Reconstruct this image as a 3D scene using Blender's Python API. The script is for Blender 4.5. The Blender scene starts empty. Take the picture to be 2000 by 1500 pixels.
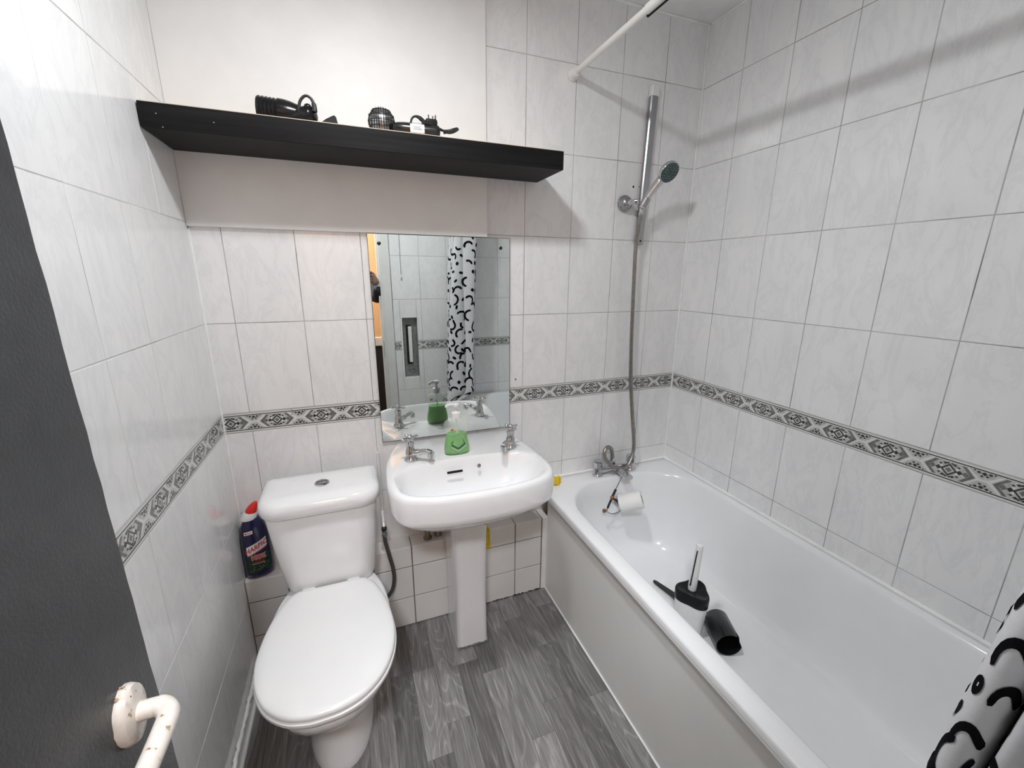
import bpy, bmesh, math, random
from mathutils import Vector, Matrix
R = random.Random(7)
S = bpy.context.scene
COL = S.collection

# ------------------------------------------------------------------ camera
CAM = Vector((0.43320, -1.59589, 1.44301))
YAW, PITCH, ROLL, FPX = 0.36586, 0.25539, 0.0063, 819.94
fw = Vector((math.sin(YAW)*math.cos(PITCH), math.cos(YAW)*math.cos(PITCH), -math.sin(PITCH)))
rt0 = Vector((math.cos(YAW), -math.sin(YAW), 0)); up0 = rt0.cross(fw)
rt = rt0*math.cos(ROLL) + up0*math.sin(ROLL); up = up0*math.cos(ROLL) - rt0*math.sin(ROLL)
cd = bpy.data.cameras.new('camera'); cam = bpy.data.objects.new('camera', cd); COL.objects.link(cam)
cam.matrix_world = Matrix(((rt.x, up.x, -fw.x, CAM.x), (rt.y, up.y, -fw.y, CAM.y), (rt.z, up.z, -fw.z, CAM.z), (0, 0, 0, 1)))
cd.sensor_fit = 'HORIZONTAL'; cd.sensor_width = 36; cd.lens = FPX/2000*36; cd.clip_start = 0.01
S.camera = cam

# ------------------------------------------------------------------ world, exposure
w = bpy.data.worlds.new('world'); S.world = w; w.use_nodes = True
w.node_tree.nodes['Background'].inputs[0].default_value = (0.9, 0.92, 1, 1)
w.node_tree.nodes['Background'].inputs[1].default_value = 0.05
S.view_settings.view_transform = 'Standard'; S.view_settings.look = 'None'
S.view_settings.gamma = 1; S.view_settings.use_curve_mapping = False
S.view_settings.exposure = 0.07
S.cycles.max_bounces = 10; S.cycles.diffuse_bounces = 6; S.cycles.use_light_tree = False; S.cycles.adaptive_threshold = .02
S.cycles.caustics_reflective = False; S.cycles.caustics_refractive = False
LAMP_POS = Vector((0.555, -0.82, 2.352)); LAMP_POWER = 13.2; HALL_POWER = 38
def disc_light(name, loc, power, size, col, parent=None, off=(0, 0, 0)):
    l = bpy.data.lights.new(name, 'AREA'); l.shape = 'DISK'; l.size = size; l.energy = power; l.color = col
    o = bpy.data.objects.new(name, l); COL.objects.link(o); o.location = loc
    return o
ROOM_LIGHT = disc_light('lamp_light', LAMP_POS, LAMP_POWER, .14, (.965, .985, 1))
HALL_FILL = disc_light('hall_fill_light', (.15, -2.12, 2.36), HALL_POWER, .30, (.90, .95, 1))  # unseen hall source, added and placed to fill the lower bathroom

# ------------------------------------------------------------------ materials
def nodes(name):
    m = bpy.data.materials.new(name); m.use_nodes = True
    nt = m.node_tree; return m, nt, nt.nodes['Principled BSDF']
def N(nt, t, **kw):
    n = nt.nodes.new(t)
    for k, v in kw.items(): setattr(n, k, v)
    return n
def ramp(nt, stops, fac):
    r = N(nt, 'ShaderNodeValToRGB'); e = r.color_ramp.elements
    while len(e) < len(stops): e.new(0.5)
    for i, (p, c) in enumerate(stops):
        e[i].position = p; e[i].color = (*c, 1) if len(c) == 3 else c
    nt.links.new(fac, r.inputs[0]); return r.outputs[0]
def coords(nt, scale=(1, 1, 1), rot=(0, 0, 0), rnd=False):
    tc = N(nt, 'ShaderNodeTexCoord'); mp = N(nt, 'ShaderNodeMapping')
    mp.inputs['Scale'].default_value = scale; mp.inputs['Rotation'].default_value = rot
    nt.links.new(tc.outputs['Object'], mp.inputs[0])
    if rnd:
        oi = N(nt, 'ShaderNodeObjectInfo'); mu = N(nt, 'ShaderNodeMath', operation='MULTIPLY'); mu.inputs[1].default_value = 37.0
        nt.links.new(oi.outputs['Random'], mu.inputs[0]); nt.links.new(mu.outputs[0], mp.inputs['Location'])
    return mp.outputs[0]
def noise(nt, vec, scale, detail=4, rough=.55, dist=0):
    n = N(nt, 'ShaderNodeTexNoise'); n.inputs['Scale'].default_value = scale; n.inputs['Detail'].default_value = detail
    n.inputs['Roughness'].default_value = rough; n.inputs['Distortion'].default_value = dist
    nt.links.new(vec, n.inputs['Vector']); return n.outputs['Fac']
def bump(nt, b, h, strength=.2, dist=.002):
    bp = N(nt, 'ShaderNodeBump'); bp.inputs['Strength'].default_value = strength; bp.inputs['Distance'].default_value = dist
    nt.links.new(h, bp.inputs['Height']); nt.links.new(bp.outputs[0], b.inputs['Normal'])
def mat(name, col, rough=.4, metal=0, spec=.5, var=.06, vscale=14, bmp=0, coat=0, trans=0, ior=1.5):
    """procedural: base colour with a small noise variation"""
    m, nt, b = nodes(name); v = coords(nt); f = noise(nt, v, vscale)
    lo = tuple(max(0, c*(1-var)) for c in col); hi = tuple(min(1, c*(1+var)) for c in col)
    nt.links.new(ramp(nt, [(.3, lo), (.7, hi)], f), b.inputs['Base Color'])
    b.inputs['Roughness'].default_value = rough; b.inputs['Metallic'].default_value = metal
    b.inputs['Specular IOR Level'].default_value = spec; b.inputs['Coat Weight'].default_value = coat
    b.inputs['Coat Roughness'].default_value = .05
    b.inputs['Transmission Weight'].default_value = trans; b.inputs['IOR'].default_value = ior
    if bmp: bump(nt, b, noise(nt, v, vscale*8, 3), bmp)
    return m
def tile_material():
    m, nt, b = nodes('marble_tile')
    v = coords(nt, (1.25, 1, .5), (0, .55, 0), rnd=True)
    a = noise(nt, v, 11, 5, .66, .7); c = noise(nt, v, 8, 4, .55)
    sub = N(nt, 'ShaderNodeMath', operation='SUBTRACT'); sub.inputs[1].default_value = .5; nt.links.new(a, sub.inputs[0])
    ab = N(nt, 'ShaderNodeMath', operation='ABSOLUTE'); nt.links.new(sub.outputs[0], ab.inputs[0])
    veins = ramp(nt, [(0, (.80, .80, .808)), (.03, (.832, .833, .837)), (.075, (.855, .855, .855))], ab.outputs[0])
    clouds = ramp(nt, [(.35, (.955, .955, .96)), (.60, (1, 1, .998))], c)
    mx = N(nt, 'ShaderNodeMix', data_type='RGBA', blend_type='MULTIPLY'); mx.inputs[0].default_value = 1
    nt.links.new(veins, mx.inputs[6]); nt.links.new(clouds, mx.inputs[7]); nt.links.new(mx.outputs[2], b.inputs['Base Color'])
    b.inputs['Roughness'].default_value = .12; b.inputs['Specular IOR Level'].default_value = .42
    bump(nt, b, noise(nt, coords(nt, rnd=True), 9, 2), .05, .004)
    return m
def grout_material(name, lo, hi, dirt):
    m, nt, b = nodes(name); v = coords(nt)
    nt.links.new(ramp(nt, [(.30, dirt), (.45, lo), (.62, hi)], noise(nt, v, 3.2, 6, .6)), b.inputs['Base Color'])
    b.inputs['Roughness'].default_value = .85; return m
def plank_material():
    m, nt, b = nodes('grey_oak_plank')
    v1 = coords(nt, (30, 3.0, 1), rnd=True); v2 = coords(nt, (190, 9, 1), rnd=True)
    g1 = noise(nt, v1, 1.0, 5, .65, 2.2); g2 = noise(nt, v2, 1.0, 4, .6, .4)
    ct_ = noise(nt, coords(nt, (8.5, 1.25, 1), rnd=True), 1.0, 2, .45, .25)          # contour lines of a stretched noise: cathedral grain
    fr_ = N(nt, 'ShaderNodeMath', operation='MULTIPLY'); fr_.inputs[1].default_value = 115; nt.links.new(ct_, fr_.inputs[0])
    sn_ = N(nt, 'ShaderNodeMath', operation='SINE'); nt.links.new(fr_.outputs[0], sn_.inputs[0])
    oi = N(nt, 'ShaderNodeObjectInfo')
    base = ramp(nt, [(0, (.145, .139, .136)), (.5, (.20, .193, .189)), (1, (.285, .277, .272))], oi.outputs['Random'])
    def mul(a, bb, f=1.0):
        mx = N(nt, 'ShaderNodeMix', data_type='RGBA', blend_type='MULTIPLY'); mx.inputs[0].default_value = f
        nt.links.new(a, mx.inputs[6]); nt.links.new(bb, mx.inputs[7]); return mx.outputs[2]
    c = mul(base, ramp(nt, [(.3, (.68, .67, .66)), (.55, (1, 1, 1)), (.75, (1.35, 1.35, 1.35))], g1))
    c = mul(c, ramp(nt, [(.30, (.76, .75, .74)), (.5, (1, 1, 1)), (.72, (1.25, 1.25, 1.25))], g2))
    c = mul(c, ramp(nt, [(0, (1.0, 1.0, 1.0)), (.45, (.96, .96, .96)), (.78, (1.12, 1.12, 1.12)), (1, (1.38, 1.38, 1.38))], sn_.outputs[0]), .9)
    nt.links.new(c, b.inputs['Base Color']); b.inputs['Roughness'].default_value = .5
    b.inputs['Specular IOR Level'].default_value = .35
    bump(nt, b, g2, .12, .001); return m
def wood_material(name, lo, hi, axis=(2, 60, 60), rough=.4):
    m, nt, b = nodes(name); g = noise(nt, coords(nt, axis), 1.0, 6, .6, .5)
    nt.links.new(ramp(nt, [(.3, lo), (.7, hi)], g), b.inputs['Base Color']); b.inputs['Roughness'].default_value = rough
    bump(nt, b, g, .08, .001); return m
def emit(name, col, s):
    m, nt, b = nodes(name)
    b.inputs['Emission Color'].default_value = (*col, 1); b.inputs['Emission Strength'].default_value = s
    nt.links.new(ramp(nt, [(.4, col), (.6, tuple(min(1, c*1.02) for c in col))], noise(nt, coords(nt), 6)), b.inputs['Base Color'])
    return m

M = {}
M['tile'] = tile_material()
M['tile_small'] = mat('white_square_tile', (.80, .79, .775), .15, var=.05, vscale=5)
M['grout'] = grout_material('wall_grout', (.36, .35, .34), (.56, .55, .54), (.10, .09, .075))
M['grout_light'] = grout_material('wall_grout_pale', (.55, .55, .54), (.75, .75, .74), (.30, .29, .28))
M['grout_brown'] = grout_material('boxing_grout', (.16, .12, .09), (.30, .26, .22), (.07, .05, .04))
M['sealant'] = mat('sealant_white', (.88, .88, .87), .35, bmp=.2)
M['ceiling'] = mat('ceiling_paint', (.84, .84, .84), .7, bmp=.3, vscale=9)
M['plank'] = plank_material()
M['underlay'] = mat('floor_underlay', (.05, .048, .046), .8)
M['board'] = mat('white_board', (.82, .815, .805), .5, var=.03, bmp=.12, vscale=10)
M['shelf'] = wood_material('black_brown_wood', (.003, .003, .0032), (.012, .0115, .0125), rough=.5)
M['shelf'].node_tree.nodes['Principled BSDF'].inputs['Specular IOR Level'].default_value = .16
M['shelf_top'] = mat('raw_edge_top', (.62, .52, .42), .5, var=.1)
M['ceramic'] = mat('white_ceramic', (.845, .845, .85), .10, spec=.5, var=.015, coat=.3)
M['seat'] = mat('seat_plastic', (.80, .80, .797), .25, var=.01)
M['bath'] = mat('bath_acrylic', (.85, .855, .865), .13, var=.012, coat=.2)
M['panel'] = mat('bath_panel', (.78, .775, .755), .35, var=.03, vscale=4)
M['chrome'] = mat('chrome', (.60, .60, .615), .08, 1, var=.03)
M['chrome_dull'] = mat('dull_chrome', (.40, .40, .41), .26, 1, var=.08)
M['steel_hose'] = mat('steel_hose', (.33, .31, .29), .30, 1, var=.15, vscale=60)
M['braid'] = mat('braided_steel', (.12, .11, .105), .45, .7, var=.5, vscale=320, bmp=.5)
M['black'] = mat('black_plastic', (.010, .010, .011), .22, var=.2)
M['black_gloss'] = mat('black_gloss', (.006, .006, .007), .22, var=.2, spec=.3)
M['black_matt'] = mat('black_rubber', (.012, .012, .013), .5, var=.2)
M['white_plastic'] = mat('white_plastic', (.80, .80, .79), .3, var=.02)
M['rod'] = mat('rod_enamel', (.80, .79, .77), .3, var=.03)
M['dark'] = mat('dark_hole', (.006, .005, .005), .9, var=.3)
M['teal'] = mat('shower_face', (.035, .075, .07), .35, var=.3, vscale=60)
M['copper'] = mat('copper_ball', (.30, .115, .06), .35, .6, var=.4, vscale=60)
M['pipe'] = mat('brass_pipe', (.30, .24, .17), .4, .7, var=.3)
M['paper'] = mat('tissue_paper', (.84, .83, .81), .9, var=.02, bmp=.3, vscale=30)
M['yellow'] = mat('yellow_sponge', (.80, .56, .02), .9, var=.2, vscale=90, bmp=.8)
M['door'] = mat('slate_door_paint', (.050, .053, .058), .42, var=.12, vscale=30, bmp=.35)
M['chipped'] = None
M['white_gloss'] = mat('white_gloss_paint', (.74, .735, .72), .3, var=.03)
M['orange'] = mat('orange_wall_paint', (.80, .40, .17), .7, var=.03)
M['hall_cream'] = mat('hall_cream_paint', (.70, .69, .66), .7)
M['cream'] = mat('dado_cream', (.78, .62, .50), .5)
M['brown'] = mat('dark_brown_panel', (.022, .014, .012), .4, var=.2)
M['curtain'] = mat('curtain_fabric', (.70, .70, .715), .8, var=.03, vscale=60, bmp=.15)
M['print'] = mat('curtain_print_black', (.005, .005, .006), .9, var=.2, spec=.1)
M['greyplate'] = mat('grey_plate', (.23, .23, .235), .45, .3, var=.25, vscale=50)
M['navy'] = mat('navy_bottle', (.014, .012, .055), .16, var=.15, coat=.3)
M['red'] = mat('red_cap', (.72, .025, .02), .3, var=.1)
M['green_print'] = mat('green_print', (.012, .045, .018), .3, var=.6, vscale=60)
M['green_light'] = mat('green_arc_print', (.05, .13, .06), .3, var=.4, vscale=60)
M['white_print'] = mat('white_print', (.78, .78, .78), .4)
M['red_print'] = mat('red_print', (.62, .02, .02), .4)
M['pale_print'] = mat('pale_print', (.40, .55, .38), .4)
M['teal_print'] = mat('teal_print', (.01, .10, .06), .4)
M['gold_print'] = mat('gold_print', (.62, .45, .06), .4)
M['bottle_clear'] = mat('clear_bottle', (.80, .84, .78), .05, var=.01)
M['bottle_clear'].node_tree.nodes['Principled BSDF'].inputs['Alpha'].default_value = .20
M['soap'] = mat('green_soap', (.085, .40, .022), .12, var=.25, vscale=45)
M['skin'] = mat('skin', (.22, .13, .10), .5)
M['sleeve'] = mat('dark_sleeve', (.012, .012, .014), .8)
M['mold'] = mat('mould', (.03, .028, .024), .9, var=.5, vscale=60)
M['b_white'] = mat('border_white', (.74, .74, .72), .15, var=.03)
M['b_dark'] = mat('border_dark', (.04, .04, .039), .2, var=.4, vscale=80)
M['b_mid'] = mat('border_mid', (.16, .16, .155), .2, var=.3, vscale=90)
M['b_lite'] = mat('border_light', (.52, .52, .51), .2, var=.25, vscale=90)
def mirror_material():
    m, nt, b = nodes('mirror_silver')
    nt.links.new(ramp(nt, [(.4, (.84, .875, .855)), (.6, (.85, .885, .865))], noise(nt, coords(nt), 3)), b.inputs['Base Color'])
    b.inputs['Metallic'].default_value = 1; b.inputs['Roughness'].default_value = 0.0; return m
M['mirror'] = mirror_material()
M['mirror_edge'] = mat('mirror_edge', (.10, .14, .12), .2)
def chipped_material():
    m, nt, b = nodes('chipped_white_paint')
    f = noise(nt, coords(nt), 62, 5, .65)
    nt.links.new(ramp(nt, [(.30, (.05, .035, .03)), (.345, (.35, .24, .17)), (.39, (.76, .70, .63)), (.7, (.82, .79, .75))], f), b.inputs['Base Color'])
    b.inputs['Roughness'].default_value = .3; bump(nt, b, f, .3, .002); return m
M['chipped'] = chipped_material()

# ------------------------------------------------------------------ geometry helpers
ORG = {}
def origin(o): return ORG.get(o.name, Vector((0, 0, 0)))
def link(o, parent=None):
    COL.objects.link(o)
    if parent is not None: o.parent = parent
    return o
def tag(o, label=None, cat=None, group=None, kind=None):
    if label: o['label'] = label
    if cat: o['category'] = cat
    if group: o['group'] = group
    if kind: o['kind'] = kind
    return o
def thing(name, label, cat, loc=(0, 0, 0), group=None, kind=None):
    o = bpy.data.objects.new(name, None); link(o); o.location = loc; o.empty_display_size = .05
    ORG[o.name] = Vector(loc); return tag(o, label, cat, group, kind)
def frame(z):
    z = z.normalized(); a = Vector((0, 0, 1)) if abs(z.z) < .9 else Vector((1, 0, 0))
    x = a.cross(z).normalized(); return x, z.cross(x)
def crom(pts, n=8, closed=False):
    P = [Vector(p) for p in pts]; out = []; L = len(P)
    for i in range(L if closed else L-1):
        g = lambda k: P[k % L] if closed else P[max(0, min(L-1, k))]
        a, b, c, d = g(i-1), g(i), g(i+1), g(i+2)
        for s in range(n):
            t = s/n
            out.append(.5*((2*b) + (c-a)*t + (2*a-5*b+4*c-d)*t*t + (3*b-a-3*c+d)*t**3))
    if not closed: out.append(P[-1])
    return out
class G:
    def __init__(s): s.v = []; s.f = []; s.m = []
    def add(s, vs, fs, mi=0):
        o = len(s.v); s.v += [Vector(v) for v in vs]; s.f += [tuple(i+o for i in f) for f in fs]; s.m += [mi]*len(fs); return s
    def box(s, a, b, mi=0):
        x0, x1 = sorted((a[0], b[0])); y0, y1 = sorted((a[1], b[1])); z0, z1 = sorted((a[2], b[2]))
        vs = [(x, y, z) for z in (z0, z1) for y in (y0, y1) for x in (x0, x1)]
        return s.add(vs, [(0, 2, 3, 1), (4, 5, 7, 6), (0, 1, 5, 4), (2, 6, 7, 3), (0, 4, 6, 2), (1, 3, 7, 5)], mi)
    def loft(s, rings, cap0=True, cap1=True, mi=0, closed=False):
        n = len(rings[0]); vs = [p for r in rings for p in r]; fs = []
        K = len(rings)
        for k in range(K if closed else K-1):
            k2 = (k+1) % K
            for i in range(n):
                j = (i+1) % n; fs.append((k*n+i, k*n+j, k2*n+j, k2*n+i))
        if not closed:
            if cap0: fs.append(tuple(reversed(range(n))))
            if cap1: fs.append(tuple((K-1)*n+i for i in range(n)))
        return s.add(vs, fs, mi)
    def tube(s, path, r, n=10, mi=0, caps=True):
        P = [Vector(p) for p in path]; rs = r if isinstance(r, (list, tuple)) else [r]*len(P); rings = []
        t = (P[1]-P[0]).normalized(); x, y = frame(t)
        for i, p in enumerate(P):
            tt = (P[min(i+1, len(P)-1)]-P[max(i-1, 0)]).normalized()
            x = (x - tt*x.dot(tt)).normalized(); y = tt.cross(x)
            rings.append([p + (x*math.cos(2*math.pi*k/n) + y*math.sin(2*math.pi*k/n))*rs[i] for k in range(n)])
        return s.loft(rings, caps, caps, mi)
    def lathe(s, base, axis, prof, n=28, mi=0, caps=True):
        base = Vector(base); ax = Vector(axis).normalized(); x, y = frame(ax)
        rings = [[base + ax*h + (x*math.cos(2*math.pi*k/n) + y*math.sin(2*math.pi*k/n))*max(r, 1e-5) for k in range(n)] for r, h in prof]
        return s.loft(rings, caps, caps, mi)
    def ball(s, c, r, n=18, mi=0, sc=(1, 1, 1)):
        c = Vector(c); rings = []
        for i in range(1, n//2):
            th = math.pi*i/(n//2)
            rings.append([c + Vector((sc[0]*r*math.sin(th)*math.cos(2*math.pi*k/n), sc[1]*r*math.sin(th)*math.sin(2*math.pi*k/n), -sc[2]*r*math.cos(th))) for k in range(n)])
        return s.loft(rings, True, True, mi)
    def build(s, name, mats, parent=None, smooth=35, bevel=0, seg=2, local=False):
        o0 = Vector((0, 0, 0)) if (parent is None or local) else origin(parent)
        me = bpy.data.meshes.new(name); me.from_pydata([v-o0 for v in s.v], [], s.f); me.update()
        if not isinstance(mats, (list, tuple)): mats = [mats]
        for m in mats: me.materials.append(m)
        me.polygons.foreach_set('material_index', s.m)
        bm = bmesh.new(); bm.from_mesh(me); bmesh.ops.recalc_face_normals(bm, faces=bm.faces); bm.to_mesh(me); bm.free()
        if smooth:
            me.shade_smooth(); me.set_sharp_from_angle(angle=math.radians(smooth))
        o = link(bpy.data.objects.new(name, me), parent); ORG[o.name] = o0
        if bevel:
            b = o.modifiers.new('bevel', 'BEVEL'); b.width = bevel; b.segments = seg; b.limit_method = 'ANGLE'; b.harden_normals = False
        return o
def text_geo(body, size, bold=0):
    cu = bpy.data.curves.new('t', 'FONT'); cu.body = body; cu.size = size; cu.align_x = 'CENTER'; cu.align_y = 'CENTER'; cu.resolution_u = 3; cu.offset = bold
    o = bpy.data.objects.new('t', cu); COL.objects.link(o)
    me = bpy.data.meshes.new_from_object(o.evaluated_get(bpy.context.evaluated_depsgraph_get()))
    vs = [v.co.copy() for v in me.vertices]; fs = [tuple(p.vertices) for p in me.polygons]
    bpy.data.objects.remove(o); bpy.data.curves.remove(cu); bpy.data.meshes.remove(me)
    return vs, fs
def rrect(cx, cy, a, b, rs, z, k=8, m=6):
    """rounded rectangle ring; rs = corner radii (++, -+, --, +-)"""
    pts = []; cor = [(1, 1, 0), (-1, 1, 90), (-1, -1, 180), (1, -1, 270)]
    arcs = []
    for (sx, sy, a0), r in zip(cor, rs):
        arcs.append([Vector((cx+sx*(a-r)+r*math.cos(math.radians(a0+90*i/(k-1))), cy+sy*(b-r)+r*math.sin(math.radians(a0+90*i/(k-1))), z)) for i in range(k)])
    for i in range(4):
        pts += arcs[i]; p, q = arcs[i][-1], arcs[(i+1) % 4][0]
        pts += [p.lerp(q, j/(m+1)) for j in range(1, m+1)]
    return pts
def polar(poly, c, n):
    """resample a closed star-shaped outline by angle about c"""
    out = []; L = len(poly)
    for k in range(n):
        th = 2*math.pi*k/n; d = (math.cos(th), math.sin(th)); best = None
        for i in range(L):
            p, q = poly[i], poly[(i+1) % L]
            ax, ay = p[0]-c[0], p[1]-c[1]; bx, by = q[0]-p[0], q[1]-p[1]
            den = d[0]*by - d[1]*bx
            if abs(den) < 1e-12: continue
            t = (ax*by-ay*bx)/den; u = (ax*d[1]-ay*d[0])/den
            if t > 0 and -1e-9 <= u <= 1+1e-9 and (best is None or t > best): best = t
        out.append((c[0]+d[0]*best, c[1]+d[1]*best))
    return out

# ------------------------------------------------------------------ the room shell
BXZ_ = .38
RX, RD, RH = 1.8915, 1.60, 2.424                 # width, depth, ceiling
ZL = [0, .3036, .6073, .9109, .9803, 1.2839, 1.5875, 1.8912, 2.1948, RH]
_tiles = {}
GAP = .0024
def tile_mesh(wd, ht):
    key = (round(wd, 3), round(ht, 3))
    if key not in _tiles:
        a, b, e, t = wd/2-GAP/2, ht/2-GAP/2, .0008, .006
        a = max(a, .002); b = max(b, .002); e = min(e, a*.5, b*.5)
        vs = [(-a, t, -b), (a, t, -b), (a, t, b), (-a, t, b), (-a, .0005, -b), (a, .0005, -b), (a, .0005, b), (-a, .0005, b),
              (-a+e, 0, -b+e), (a-e, 0, -b+e), (a-e, 0, b-e), (-a+e, 0, b-e)]
        fs = [(0, 1, 5, 4), (1, 2, 6, 5), (2, 3, 7, 6), (3, 0, 4, 7), (4, 5, 9, 8), (5, 6, 10, 9), (6, 7, 11, 10), (7, 4, 8, 11), (8, 9, 10, 11)]
        me = bpy.data.meshes.new('tile'); me.from_pydata(vs, [], fs); me.update(); me.materials.append(M['tile']); _tiles[key] = me
    return _tiles[key]
BL, BH = .2795, ZL[4]-ZL[3]
def border_bmesh():
    bm = bmesh.new()
    def poly(pts, d, mi):
        try:
            f = bm.faces.new([bm.verts.new((x, -d, z)) for x, z in pts]); f.material_index = mi
        except ValueError: pass
    a, b = BL/2-.0008, BH/2-.0009
    vs = [bm.verts.new(p) for p in [(-a, .006, -b), (a, .006, -b), (a, .006, b), (-a, .006, b), (-a, 0, -b), (a, 0, -b), (a, 0, b), (-a, 0, b)]]
    for f in [(0, 1, 5, 4), (1, 2, 6, 5), (2, 3, 7, 6), (3, 0, 4, 7), (4, 5, 6, 7)]: bm.faces.new([vs[i] for i in f])
    X0 = -BL/2
    for s in (1, -1):
        poly([(-a, s*.0245), (a, s*.0245), (a, s*.0274), (-a, s*.0274)], .0002, 1)
        poly([(-a, s*.0325), (a, s*.0325), (a, s*.0332), (-a, s*.0332)], .0002, 2)
    for c in (X0+.092, X0+.232):
        dm = lambda cx, cz, r, d, mi, q=1: poly([(cx-r*q, cz), (cx, cz-r), (cx+r*q, cz), (cx, cz+r)], d, mi)
        hexo = [(c-.060, 0), (c-.036, -.0235), (c+.036, -.0235), (c+.060, 0), (c+.036, .0235), (c-.036, .0235)]
        hexi = [(c-.0545, 0), (c-.0325, -.0225), (c+.0325, -.0225), (c+.0545, 0), (c+.0325, .0225), (c-.0325, .0225)]
        poly(hexo, .0002, 0); poly(hexi, .0003, 3)
        for s in (1, -1):
            poly([(c+s*.052, 0), (c+s*.031, .0215), (c+s*.023, .0215), (c+s*.042, 0), (c+s*.023, -.0215), (c+s*.031, -.0215)], .0004, 2)
            dm(c+s*.034, 0, .0075, .0005, 2); dm(c+s*.0215, 0, .0065, .0006, 1)
            for t in (1, -1):
                for px, pz, pr in ((.010, .0165, .0035), (.0185, .0125, .0028), (.004, .0185, .0026)):
                    dm(c+s*px, t*pz, pr, .0005, 1, 1.5)
                dm(c+s*.0165, t*.0065, .004, .00045, 0, 1.3)
        dm(c, 0, .0175, .0007, 1); dm(c, 0, .0120, .0008, 3); dm(c, 0, .0070, .0009, 2)
    for x in (X0+.022, X0+.162):
        for t in (1, -1):
            poly([(x-.031, t*.0235), (x+.031, t*.0235), (x+.0085, t*.0028), (x-.0085, t*.0028)], .0003, 3)
            for px, pz, pr in ((0, .0180, .0046), (-.011, .019, .0036), (.011, .0195, .0036), (-.004, .0105, .0030), (.006, .0125, .0030), (-.019, .0218, .0022), (.019, .0218, .0022)):
                dm0 = [(x+px-pr*1.3, t*pz), (x+px, t*pz-pr), (x+px+pr*1.3, t*pz), (x+px, t*pz+pr)]
                poly(dm0, .0005, 1)
    return bm
_border = {}
def border_mesh(c0, c1):
    key = (round(c0, 3), round(c1, 3))
    if key not in _border:
        bm = border_bmesh()
        for cut, nx in ((c0-BL/2, -1), (c1-BL/2, 1)):
            if -BL/2+.001 < cut < BL/2-.001:
                bmesh.ops.bisect_plane(bm, geom=bm.verts[:]+bm.edges[:]+bm.faces[:], plane_co=(cut, 0, 0), plane_no=(nx, 0, 0), clear_outer=True)
        me = bpy.data.meshes.new('border_tile')
        bm.to_mesh(me); bm.free()
        for k in ('b_white', 'b_dark', 'b_mid', 'b_lite'): me.materials.append(M[k])
        # all faces look out of the wall
        b2 = bmesh.new(); b2.from_mesh(me)
        for f in b2.faces:
            if abs(f.normal.y) > .9 and f.normal.y > 0: f.normal_flip()
        b2.to_mesh(me); b2.free(); _border[key] = me
    return _border[key]
def wall(name, label, loc, ang, L, ulines, holes, bstart, skip=None, gm='grout', bpitch=BL):
    """grout slab at loc facing local -y; tiles and border tiles are its children. u runs along local x."""
    g = G()
    us = sorted({0, L, *[h for hh in holes for h in hh[:2]]}); zs = sorted({0, RH, *[h for hh in holes for h in hh[2:]]})
    for u0, u1 in zip(us, us[1:]):
        for z0, z1 in zip(zs, zs[1:]):
            um, zm = (u0+u1)/2, (z0+z1)/2
            if any(h[0] < um < h[1] and h[2] < zm < h[3] for h in holes): continue
            g.box((u0, .0006, z0), (u1, .10, z1))
    wl = g.build(name, M[gm], smooth=0); wl.location = loc; wl.rotation_euler = (0, 0, ang)
    tag(wl, label, 'wall', kind='structure'); ORG[wl.name] = Vector((0, 0, 0))
    def put(me, nm, u, z, yy=0):
        o = bpy.data.objects.new(nm, me); link(o, wl); o.location = (u, yy + R.uniform(-.0002, .0002), z); o.rotation_euler = (R.uniform(-.0008, .0008), 0, R.uniform(-.0012, .0012))
    UL = [0] + sorted(u for u in ulines if .004 < u < L-.004) + [L]
    for z0, z1 in zip(ZL, ZL[1:]):
        if abs(z0-ZL[3]) < 1e-6: continue
        for u0, u1 in zip(UL, UL[1:]):
            pieces = [(u0, u1, z0, z1)]
            for h in holes:                                  # cut tiles around an opening
                out = []
                for a0, a1, c0, c1 in pieces:
                    if a1 <= h[0] or a0 >= h[1] or c1 <= h[2] or c0 >= h[3]: out.append((a0, a1, c0, c1)); continue
                    m0, m1 = max(a0, h[0]), min(a1, h[1])
                    out += [(a0, h[0], c0, c1), (h[1], a1, c0, c1), (m0, m1, c0, h[2]), (m0, m1, h[3], c1)]
                pieces = [q for q in out if q[1]-q[0] > .006 and q[3]-q[2] > .006]
            for a0, a1, c0, c1 in pieces:
                if a1-a0 < .006 or (skip and skip(a0, a1, c0, c1)): continue
                put(tile_mesh(a1-a0, c1-c0), 'tile', (a0+a1)/2, (c0+c1)/2)
    u = bstart
    while u > 0: u -= bpitch
    while u < L:
        runs = [(max(0, -u), min(BL, L-u))]
        for h in holes:
            if h[2] < .95 < h[3]:
                runs = [q for r0, r1 in runs for q in ((r0, min(r1, h[0]-u)), (max(r0, h[1]-u), r1)) if q[1]-q[0] > .006]
        for c0, c1 in runs:
            if c1-c0 > .01 and not (skip and skip(u+c0, u+c1, ZL[3], ZL[4])):
                put(border_mesh(c0, c1), 'border_tile', u+BL/2, (ZL[3]+ZL[4])/2)
        u += bpitch
    return wl
PI = math.pi
wb = wall('wall_back', 'white marbled tile wall behind the basin with a patterned border', (0, 0, 0), 0, RX, [.0828+.202*k for k in range(10)], [], .212,
          skip=lambda a, b, c, d: (b < .93 and c > 1.60) or (b < 1.15 and d < .35), bpitch=.2815)
wr = wall('wall_right', 'white marbled tile wall running along the bath', (RX, 0, 0), -PI/2, RD, [.1966+.202*k for k in range(8)], [], .268,
          skip=lambda a, b, c, d: d < .35, bpitch=.2765)
wlf = wall('wall_left', 'white marbled tile wall beside the toilet and open door', (0, -RD, 0), PI/2, RD, [RD-(.2018+.202*k) for k in range(8)], [], RD-.484-.0, gm='grout_light')
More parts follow.
